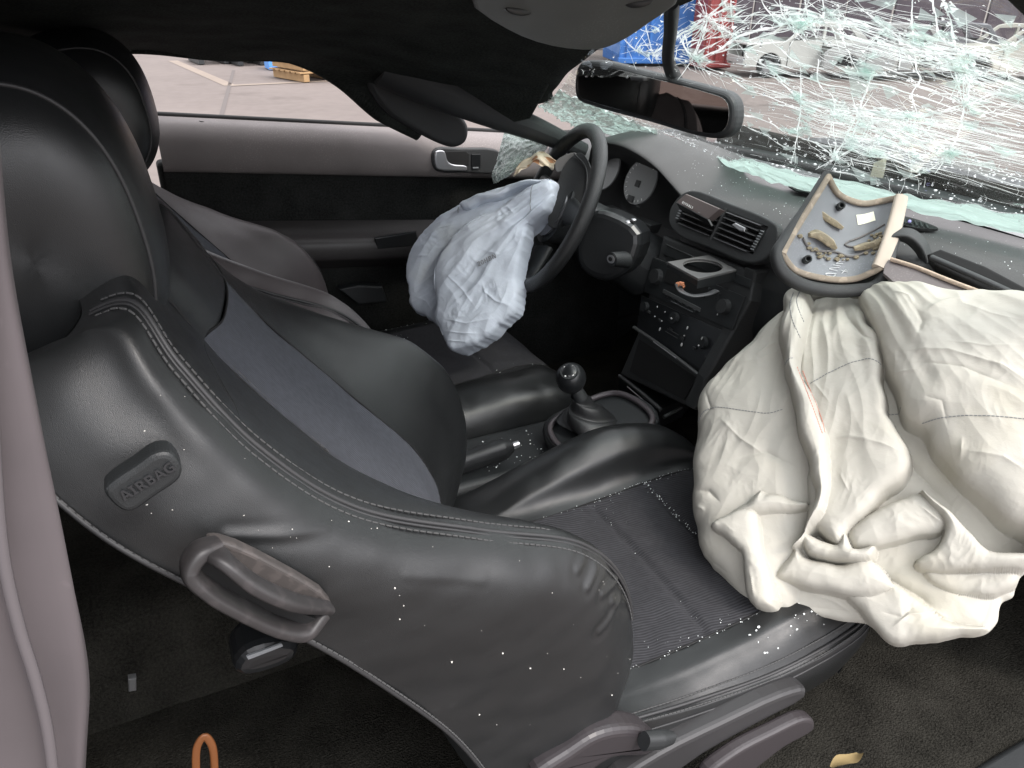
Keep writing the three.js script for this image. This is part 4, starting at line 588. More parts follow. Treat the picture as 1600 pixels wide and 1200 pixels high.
  part('orange_scrap', (() => { const l = []; for (let i = 0; i < 9; i++) { const g = new THREE.BoxGeometry(0.008 + rnd() * 0.008, 0.002, 0.002); g.rotateY(rnd() * 3); g.rotateZ(rnd() - 0.5); const c = V([0.5629,0.794,0.0547]); g.translate(c.x + (rnd() - 0.5) * 0.012, c.y + rnd() * 0.006, c.z + (rnd() - 0.5) * 0.012); l.push(g); } return l; })(), mat({ c: [0.5, 0.2, 0.1], roughness: 0.7 }), cup, { kind: 'stuff' });
  // gear surround on the tunnel
  part('tunnel_trim', slab([[0.3232,0.5105,-.0212], [0.3607,0.5202,-.0489], [0.4905,0.5536,-.025], [0.5199,0.5612,0.0391], [0.5071,0.5579,0.1041], [0.4393,0.5404,0.1422], [0.3162,0.5087,0.1249], [0.3087,0.5068,0.0573]], 0.05, 0.01, { smooth: 3 }), M.plastic, cs);
  part('floor_console', (() => { const g = rbox(0.75, 0.1, 0.16, 0.02); g.translate(0.12, 0.43, -0.02); return boxUV(g); })(), M.plastic, cs);
}
// gear lever
{
  const g0 = V([0.4091,0.5326,0.0246]);
  const gl = thing('gear_lever', 'black ball gear lever with white shift pattern and leather boot', 'gear lever', [g0.x, g0.y, g0.z]);
  part('frame', tube([[0.331,0.5187,-.0019], [0.3712,0.5291,-.0236], [0.4779,0.5566,-.0121], [0.498,0.5618,0.0477], [0.4861,0.5587,0.1119], [0.4201,0.5417,0.138], [0.3409,0.5213,0.1138], [0.3189,0.5156,0.0703]], 0.006, { closed: true }), mat({ c: [0.075, 0.065, 0.07], roughness: 0.4 }), gl);
  const k = V(0.362, 0.628, 0.015), b0 = V([0.4039,0.5313,0.0332]);
  const ax = k.clone().sub(b0).normalize();
  const boot = surf((u, v) => { const a = u * 6.2832, r = lerp(0.016, 0.058, v ** 1.5) * (1 + 0.12 * Math.sin(3 * a + 9 * v) * v); const c = k.clone().addScaledVector(ax, -0.045).lerp(b0, v); return V(c.x + r * 1.1 * Math.cos(a), c.y + 0.004 * Math.sin(14 * v + 2 * a), c.z + r * Math.sin(a)); }, 0, 1, 40, 0, 1, 24);
  part('boot', boot, M.leatherIn, gl);
  part('collar', rod(k.clone().addScaledVector(ax, -0.06), k.clone().addScaledVector(ax, -0.02), 0.016, 0.011, 20), M.plastic, gl);
  const sph = new THREE.SphereGeometry(0.0285, 32, 24); sph.scale(1, 1.04, 1); sph.translate(k.x, k.y, k.z);
  const kb = part('knob', sph, M.plasticGloss, gl);
  const n = V(-0.42, 0.82, 0.38).normalize(), r = V(0, 0, 0).crossVectors(V(0, 1, 0), n).normalize(), u = V(0, 0, 0).crossVectors(n, r);
  const cap = new THREE.CylinderGeometry(0.0165, 0.0175, 0.003, 28); cap.rotateX(Math.PI / 2); part('cap', at(cap, k.clone().addScaledVector(n, 0.0242), r, u, n), M.plastic, kb);
  const pat = []; const bar = (x, y, w, h) => { const g = new THREE.BoxGeometry(w, h, 0.0008); g.translate(x, y, 0); g.rotateZ(0.35); pat.push(at(g, k.clone().addScaledVector(n, 0.0262), r, u, n)); };
  for (const x of [-0.007, 0, 0.007]) bar(x, 0, 0.0016, 0.013); bar(0, 0, 0.0145, 0.0016); bar(-0.007, 0.0095, 0.003, 0.003); bar(0, 0.0095, 0.003, 0.003); bar(0.007, 0.0095, 0.003, 0.003); bar(0.007, -0.0095, 0.003, 0.003); bar(0, -0.0095, 0.003, 0.003); bar(-0.007, -0.0095, 0.003, 0.003);
  part('shift_pattern', pat, M.white, kb);
}
// handbrake
{
  const hb = thing('handbrake', 'black handbrake grip with silver button, lying between the two seats', 'handbrake', [0.1, 0.45, 0.03]);
  const a = V([0.037,0.4939,0.02]), b = V([0.239,0.5138,0.02]);
  part('grip', beam([a, a.clone().lerp(b, 0.5), a.clone().lerp(b, 0.9), b], [[0.013, 0.016], [0.016, 0.02], [0.017, 0.021], [0.010, 0.012]]), M.leatherIn, hb);
  const d = b.clone().sub(a).normalize(); part('button', rod(b.clone().addScaledVector(d, -0.006), b.clone().addScaledVector(d, 0.014), 0.007, 0.0065), M.silver, hb);
}
// ---------------------------------------------------------------- steering wheel and column
{
  const c = V(0.49, 0.857, -0.30), n = V(-0.87, 0.43, -0.22).normalize(), r = V(0, 0, 0).crossVectors(V(0, 1, 0), n).normalize(), u = V(0, 0, 0).crossVectors(n, r).normalize();
  const sw = thing('steering_wheel', 'black leather steering wheel with burst hub, blue airbag hanging from it', 'steering wheel', [0.49, 0.68, -0.3]);
  const W = (x, y, z = 0) => c.clone().addScaledVector(r, x).addScaledVector(u, y).addScaledVector(n, z);
  const rim = []; for (let i = 0; i < 64; i++) { const a = i / 64 * 6.2832; rim.push(W(0.172 * Math.cos(a), 0.172 * Math.sin(a), 0)); }
  const rimC = new THREE.CatmullRomCurve3(rim, true);
  part('rim', new THREE.TubeGeometry(rimC, 160, 0.0155, 18, true), M.leatherIn, sw);
  const sd = []; const ang = u.y < 0 ? -1 : 1;
  for (const [x, y] of [[0.172, 0.03], [-0.172, 0.03], [0.06, -0.165], [-0.06, -0.165]]) part('spoke', beam([W(x, ang * y, 0), W(x * 0.7, ang * y * 0.75, -0.004), W(x * 0.35, ang * y * 0.5, -0.01)], [[0.012, 0.010], [0.02, 0.009], [0.03, 0.012]], { up: [-0.9, 0.43, 0] }), M.plastic, sw);
  const hub = new THREE.CylinderGeometry(0.075, 0.06, 0.05, 32, 1); hub.rotateX(Math.PI / 2); part('hub', at(hub, W(0, 0, -0.025), r, u, n), M.plastic, sw);
  part('hub_plate', at((() => { const g = new THREE.CylinderGeometry(0.062, 0.062, 0.004, 32); g.rotateX(Math.PI / 2); return g; })(), W(0, 0, 0.003), r, u, n), M.steel, sw);
  // opened halves of the hub cover
  const flap = (pts, m) => part('cover_flap', slab(pts, 0.005, 0.0015, { smooth: 4 }), m, sw);
  flap([[0.5147,0.9743,-.2711], [0.5254,0.9777,-.2615], [0.5375,0.9482,-.2382], [0.5246,0.8918,-.2178], [0.5009,0.8556,-.2146], [0.473,0.8362,-.2297], [0.4505,0.8377,-.2543], [0.4804,0.8987,-.2753], [0.4969,0.9455,-.2819]], M.dashDark);
  flap([[0.4953,0.9528,-.3122], [0.5243,0.9737,-.2849], [0.527,0.9645,-.2782], [0.5062,0.9411,-.2873], [0.4936,0.934,-.3021]], mat({ c: [0.16, 0.155, 0.15], roughness: 0.7 }));
  part('cover_edge', tube([[0.5136,0.9747,-.2693], [0.5275,0.9503,-.2444], [0.519,0.9062,-.2252], [0.4999,0.8613,-.2134]], 0.002), M.dashDark, sw);
  const col = thing('steering_column', 'black steering column shroud with ignition lock behind the steering wheel', 'steering column', [0.62, 0.6, -0.3]);
  part('shroud', beam([W(0, 0, -0.05), W(0, -0.01 * ang, -0.12), W(0, -0.03 * ang, -0.25)], [[0.06, 0.05], [0.07, 0.06], [0.09, 0.07]]), M.plastic, col);
  
  part('stalk', tube([W(-0.03, 0.02 * ang, -0.07), W(-0.12, 0.03 * ang, -0.06), W(-0.17, 0.03 * ang, -0.055)], 0.006), M.plasticGloss, col);
  const il = V([0.5154,0.8003,-.1094]), cyl = (r0, r1, h, off, m, nm, p) => { const g = new THREE.CylinderGeometry(r0, r1, h, 24); g.rotateX(Math.PI / 2); g.translate(0, 0, off); return part(nm, at(g, il, [0.35, 0, 0.94], [0, 1, 0], [-0.9, 0.25, 0.34]), m, p); };
  const lock = cyl(0.014, 0.018, 0.05, -0.025, M.plastic, 'ignition_lock', col); cyl(0.0085, 0.0085, 0.003, 0.0012, M.silver, 'lock_ring', lock); cyl(0.0045, 0.0045, 0.003, 0.0022, M.black, 'key_slot', lock);
  const st = part('switch_end', (() => { const l = []; for (const [p, rr] of [[[0.5714,0.8582,-.1434], 0.008], [[0.5798,0.8643,-.1364], 0.006], [[0.5726,0.8481,-.1368], 0.006], [[0.5663,0.8522,-.1487], 0.007]]) { const g = new THREE.IcosahedronGeometry(rr, 1); g.scale(1.2, 0.7, 1); g.translate(...p); l.push(g); } return l; })(), M.steel, col);
  part('lower_shroud', slab([[0.5168,0.8751,-.193], [0.5455,0.8759,-.1666], [0.5774,0.8451,-.1075], [0.5638,0.7735,-.11], [0.5284,0.7397,-.1456], [0.4912,0.759,-.1879], [0.4905,0.8087,-.2049]], 0.1, 0.015, { smooth: 3 }), M.plasticGloss, col);
  // torn scrap beside the wheel
  const sc = solo('paper_scrap', surf((a, b) => { const q = crGrid([[[0.4466,0.908,-.411], [0.4814,0.9304,-.3943], [0.5153,0.9282,-.3635]], [[0.4583,0.9158,-.4224], [0.4999,0.9458,-.4067], [0.5318,0.9357,-.3598]], [[0.4932,0.9365,-.4299], [0.5264,0.9495,-.421], [0.5477,0.9264,-.3591]]])(a, b); q.y += 0.008 * gn(a * 2.2 + 20, b * 2.2 + 20, 512, 3); q.z += 0.012 * gn(a * 2 + 20, b * 2.5 + 20, 512, 4); return q; }, 0, 2, 30, 0, 2, 24), mat({ c: [0.66, 0.60, 0.52], roughness: 0.85, map: tex(256, (u, v) => { const s = sst(0.16, 0.26, fbm(u * 3, v * 3, 3, 3, 401)); return [lerp(1, 0.5, s), lerp(0.95, 0.28, s), lerp(0.85, 0.16, s)]; }, 1 / 0.1) }), 'crumpled cream scrap with brown stains beside the steering wheel top', 'scrap');
}
// ---------------------------------------------------------------- mirror, visor console
{
  const mr = thing('rear_view_mirror', 'black rear view mirror tilted in front of the cracked windscreen', 'mirror', [0.5098,1.0438,-.0025]);
  const ol = [[0.4544,1.1525,-.1716], [0.4679,1.1614,-.1357], [0.5048,1.1509,-.0319], [0.5465,1.1368,0.0853], [0.5574,1.1304,0.1164], [0.5614,1.1149,0.1299], [0.5609,1.0821,0.1333], [0.5562,1.0671,0.1224], [0.5456,1.0613,0.094], [0.5052,1.073,-.0195], [0.4624,1.0857,-.1396], [0.4523,1.0936,-.1687], [0.4505,1.1146,-.1769]];
  part('housing', slab(ol, 0.035, 0.009, { smooth: 4, bs: 4 }), M.plastic, mr);
  part('glass', slab([[0.4561,1.1447,-.1634], [0.467,1.1522,-.1342], [0.5041,1.1431,-.0304], [0.5459,1.1285,0.0871], [0.5545,1.1224,0.1119], [0.5573,1.1112,0.1215], [0.5567,1.0847,0.1235], [0.553,1.0739,0.1149], [0.5427,1.0693,0.0873], [0.5044,1.0811,-.0206], [0.4642,1.0929,-.1333], [0.4547,1.0999,-.1607], [0.4533,1.1187,-.1672]], 0.0012, 0.0003, { smooth: 4 }), M.mirrorGlass, mr);
  part('stalk', beam([[0.3761,1.2602,0.1923], [0.4147,1.225,0.1438], [0.4698,1.1812,0.0707], [0.5444,1.1457,-.0102], [0.5826,1.1204,-.0457]], [[0.011, 0.010], [0.010, 0.009], [0.0095, 0.009], [0.012, 0.011], [0.016, 0.012]], { up: [0, 0.2, 1] }), M.plastic, mr);
  part('tab', (() => { const g = rbox(0.03, 0.008, 0.012, 0.003); return at(g, [0.4976,1.1392,-.0413], [0.3, 0, 0.95], [0, 1, 0], [-0.94, 0.05, 0.34]); })(), M.dashDark, mr);
  const oc = thing('overhead_console', 'grey overhead lamp console on the sagging black headliner at the top', 'overhead console', [0.2406,1.2298,0.1303]);
  part('panel', slab([[0.117,1.2733,0.1318], [0.2219,1.3019,0.2049], [0.361,1.2766,0.2256], [0.3665,1.2456,0.1583], [0.3608,1.2255,0.0916], [0.3425,1.2176,0.0619], [0.2743,1.2211,0.0513], [0.1912,1.2356,0.0772]], 0.02, 0.006, { smooth: 3 }), mat({ c: [0.20, 0.21, 0.20], roughness: 0.5, map: tDust }), oc);
  const bez = mat({ c: [0.035, 0.037, 0.036], roughness: 0.35 });
  for (const [a, b, w, h] of [[[0.2523,1.2334,0.1088], [0.279,1.231,0.1108], 0.017, 0.006], [[0.2866,1.2303,0.115], [0.3159,1.2302,0.117], 0.017, 0.006], [[0.3082,1.2586,0.1974], [0.3252,1.2618,0.2102], 0.018, 0.006], [[0.1723,1.2496,0.1353], [0.193,1.2481,0.1338], 0.02, 0.006]]) { const g = new THREE.SphereGeometry(1, 20, 10); g.scale(w, h, 0.008); const p = part('lamp', at(g, V(a).lerp(V(b), 0.5), V(b).sub(V(a)), [0, 0.5, 0.85], [0, -0.86, 0.5]), bez, oc); part('rim', at((() => { const t = new THREE.TorusGeometry(1, 0.07, 6, 28, 2.6); t.rotateZ(Math.PI + 0.2); t.scale(w * 1.05, h * 1.3, 0.008); return t; })(), V(a).lerp(V(b), 0.5), V(b).sub(V(a)), [0, 0.5, 0.85], [0, -0.86, 0.5]), M.grey, p); }
}
// ---------------------------------------------------------------- airbags: a folded sheet over a rounded bag
function pd(poly, x, y) { // signed distance to a closed polygon, positive inside
  let d = 1e9, ins = false; const n = poly.length;
  for (let i = 0, j = n - 1; i < n; j = i++) { const a = poly[j], b = poly[i], ex = b[0] - a[0], ey = b[1] - a[1], wx = x - a[0], wy = y - a[1]; const t = clamp((wx * ex + wy * ey) / (ex * ex + ey * ey), 0, 1), dx = wx - ex * t, dy = wy - ey * t; d = Math.min(d, dx * dx + dy * dy); if ((b[1] > y) !== (a[1] > y) && x < (a[0] - b[0]) * (y - b[1]) / (a[1] - b[1]) + b[0]) ins = !ins; }
  d = Math.sqrt(d); return ins ? d : -d;
}
const dSeg = (a, b, x, y) => { const ex = b[0] - a[0], ey = b[1] - a[1], t = clamp(((x - a[0]) * ex + (y - a[1]) * ey) / (ex * ex + ey * ey), 0, 1); return [Math.hypot(x - a[0] - ex * t, y - a[1] - ey * t), t]; };
const loop2 = (p, k = 4, t = 0.5) => new THREE.CatmullRomCurve3(p.map((q) => V(q[0], q[1], 0)), true, 'centripetal').getPoints(p.length * k).slice(0, -1).map((q) => [q.x, q.y]);
function makeBag(o) {
  const [O, R, U, N] = o.frame.map((q) => V(q));
  const L = o.layers.map((l) => { const poly = loop2(l.p, l.k || 4); let bb = [1e9, 1e9, -1e9, -1e9]; for (const q of poly) bb = [Math.min(bb[0], q[0]), Math.min(bb[1], q[1]), Math.max(bb[2], q[0]), Math.max(bb[3], q[1])]; return { ...l, poly, bb, cx: (bb[0] + bb[2]) / 2, cy: (bb[1] + bb[3]) / 2 }; });
  const cr = (o.creases || []).map((c) => { let bb = [1e9, 1e9, -1e9, -1e9]; for (const q of c.p) bb = [Math.min(bb[0], q[0]), Math.min(bb[1], q[1]), Math.max(bb[2], q[0]), Math.max(bb[3], q[1])]; return { ...c, bb }; });
  const S = o.seedN || 0;
  const height = (x, y) => {
    let h = o.floor ?? -0.03, top = 0;
    L.forEach((l, i) => { if (x < l.bb[0] - 0.02 || x > l.bb[2] + 0.02 || y < l.bb[1] - 0.02 || y > l.bb[3] + 0.02) return; const d = pd(l.poly, x + (i ? 0.006 : 0) * gn(x * 22 + i * 9 + 50, y * 22 + 50, 4096, S + 31), y + (i ? 0.006 : 0) * gn(x * 22 + i * 9 + 50, y * 22 + 50, 4096, S + 32)); const dd = Math.max(d, 0); const v = (l.b * (o.lift || 1)) + (l.gx || 0) * (x - l.cx) + (l.gy || 0) * (y - l.cy) + l.h * (o.bul || 1) * (i > 4 ? 0.62 : 1) * (1 - Math.exp(-dd / (l.r * (i ? o.sharp || 1 : 1)))) - (l.rim || 0.006) * Math.exp(-dd / 0.0025) + (i ? 9 * Math.min(d, 0) : 0); if (v > h) { h = v; top = i; } });
    const s = 37 * top;                                    // each fold has its own wrinkles
    const wx = x + 0.02 * gn(x * 13 + s + 80, y * 13 + 80, 4096, S + 1), wy = y + 0.02 * gn(x * 13 + s + 80, y * 13 + 80, 4096, S + 2);
    h += o.wr * (top > 4 ? 1.5 : 1) * ((0.3 - Math.abs(gn(wx * 14 + s + 90, wy * 9 + 90, 4096, S + 3))) * 0.9 + 0.45 * (0.3 - Math.abs(gn(wx * 30 + s + 90, wy * 24 + 90, 4096, S + 4))) * sst(-0.2, 0.5, gn(x * 8 + 90, y * 8 + s + 90, 4096, S + 5)) + 0.22 * (0.3 - Math.abs(gn(wx * 70 + s + 90, wy * 55 + 90, 4096, S + 6))) * sst(-0.1, 0.4, gn(x * 16 + s + 90, y * 16 + 90, 4096, S + 7)));
    if (o.gather) { if (o.tap) h -= o.tap[0] * (1 - sst(o.tap[1], o.tap[2], Math.hypot(x - o.gather[0], y - o.gather[1]))); const gx = x - o.gather[0], gy = y - o.gather[1], rr = Math.hypot(gx, gy), a = Math.atan2(gx, -gy); const k = sst(0.02, 0.12, rr) * (1 - 0.6 * sst(0.25, 0.6, rr)); h += o.gw * k * (0.35 - Math.abs(gn(a * o.gf + s + 60 + 0.4 * gn(rr * 9 + 50, a * 3 + 50, 4096, S + 21), rr * 5 + 60, 4096, S + 20))) + 0.4 * o.gw * k * (0.3 - Math.abs(gn(a * o.gf * 2.3 + s + 60, rr * 9 + 60, 4096, S + 22))); }
    h += o.und * gn(x * 6 + 70, y * 6 + 70, 4096, S + 8);
    for (const c of cr) { const m = c.w * 4; if (x < c.bb[0] - m || x > c.bb[2] + m || y < c.bb[1] - m || y > c.bb[3] + m) continue; let d = 1e9, e = 0; for (let i = 0; i + 1 < c.p.length; i++) { const [q, t] = dSeg(c.p[i], c.p[i + 1], x, y); if (q < d) { d = q; e = (i + t) / (c.p.length - 1); } } h += c.h * (o.cs || 1) * Math.exp(-Math.abs(d) / (c.w * 0.7)) * sst(0, 0.4, Math.min(e, 1 - e) + 0.02); }
    return h;
  };
  const out = loop2(o.outline, 10), n = out.length, C = o.centre, P = [], uv = [], ix = [], nr = o.nr || 240;
  const per = new THREE.CatmullRomCurve3(o.outline.map((q) => V(q[0], q[1], 0)), true, 'centripetal'), nT = o.nt || 620; const ring = per.getSpacedPoints(nT).slice(0, nT); ring.forEach((q, i) => { const c = i / nT * 6.2832, k = (o.jit || 0.002) * (gn(50 + 6 * Math.cos(c), 50 + 6 * Math.sin(c), 4096, S + 41) + 0.6 * gn(50 + 17 * Math.cos(c), 50 + 17 * Math.sin(c), 4096, S + 42)), l = Math.hypot(q.x - C[0], q.y - C[1]); q.x += (q.x - C[0]) / l * k; q.y += (q.y - C[1]) / l * k; });
  const put = (x, y, h) => { P.push(O.x + R.x * x + U.x * y + N.x * h, O.y + R.y * x + U.y * y + N.y * h, O.z + R.z * x + U.z * y + N.z * h); uv.push(x, y); };
  const rr = []; for (let j = 1; j <= nr; j++) rr.push([(j / nr) ** 0.75 * 0.998, 0]);
  put(C[0], C[1], height(C[0], C[1]));
  const rowsN = [];
  for (let j = 1; j <= nr; j++) { const k = rr[j - 1][0]; for (let i = 0; i < nT; i++) { const x = lerp(C[0], ring[i].x, k), y = lerp(C[1], ring[i].y, k); put(x, y, height(x, y) - 0.012 * Math.exp(-(1 - k) * 60)); } }
  const back = [[1.0, -0.02], [0.99, -0.04], [0.95, -0.07], [0.8, -0.1], [0.5, -0.11], [0.02, -0.11]];
  for (const [k, h] of back) for (let i = 0; i < nT; i++) put(lerp(C[0], ring[i].x, k), lerp(C[1], ring[i].y, k), h * (o.thick || 1) + (o.floor ?? -0.03));
  const rows = nr + back.length;
  for (let i = 0; i < nT; i++) ix.push(0, 1 + i, 1 + (i + 1) % nT);
  for (let j = 0; j + 1 < rows; j++) for (let i = 0; i < nT; i++) { const a = 1 + j * nT + i, b = 1 + j * nT + (i + 1) % nT, c = a + nT, d = b + nT; ix.push(a, c, b, b, c, d); }
  const g = new THREE.BufferGeometry(); g.setAttribute('position', new THREE.Float32BufferAttribute(P, 3)); g.setAttribute('uv', new THREE.Float32BufferAttribute(uv, 2)); g.setIndex(ix); g.computeVertexNormals();
  const on = (q, off = 0.0006) => { const h = height(q[0], q[1]) + off; return O.clone().addScaledVector(R, q[0]).addScaledVector(U, q[1]).addScaledVector(N, h); };
  const path = (pts, n = 30) => { const c = new THREE.CatmullRomCurve3(pts.map((q) => V(q[0], q[1], 0)), false, 'centripetal'); return c.getSpacedPoints(n).map((q) => [q.x, q.y]); };
  return { g, height, on, path, R, U, N };
}
function stitchRow(bag, pts, pitch, len, r, off = 0.0004) { // dashes of thread along a path on the cloth
  const p = bag.path(pts, 200).map((q) => bag.on(q, off)), l = []; let acc = 0, st = 0;
  const c = new THREE.CatmullRomCurve3(p), n = Math.floor(c.getLength() / pitch);
  for (let i = 0; i < n; i++) { const a = c.getPointAt(i / n), b = c.getPointAt(Math.min(1, (i + len / pitch) / n)); if (a.distanceTo(b) < len * 4) l.push(rod(a, b, r, r, 5)); }
  return l;
}
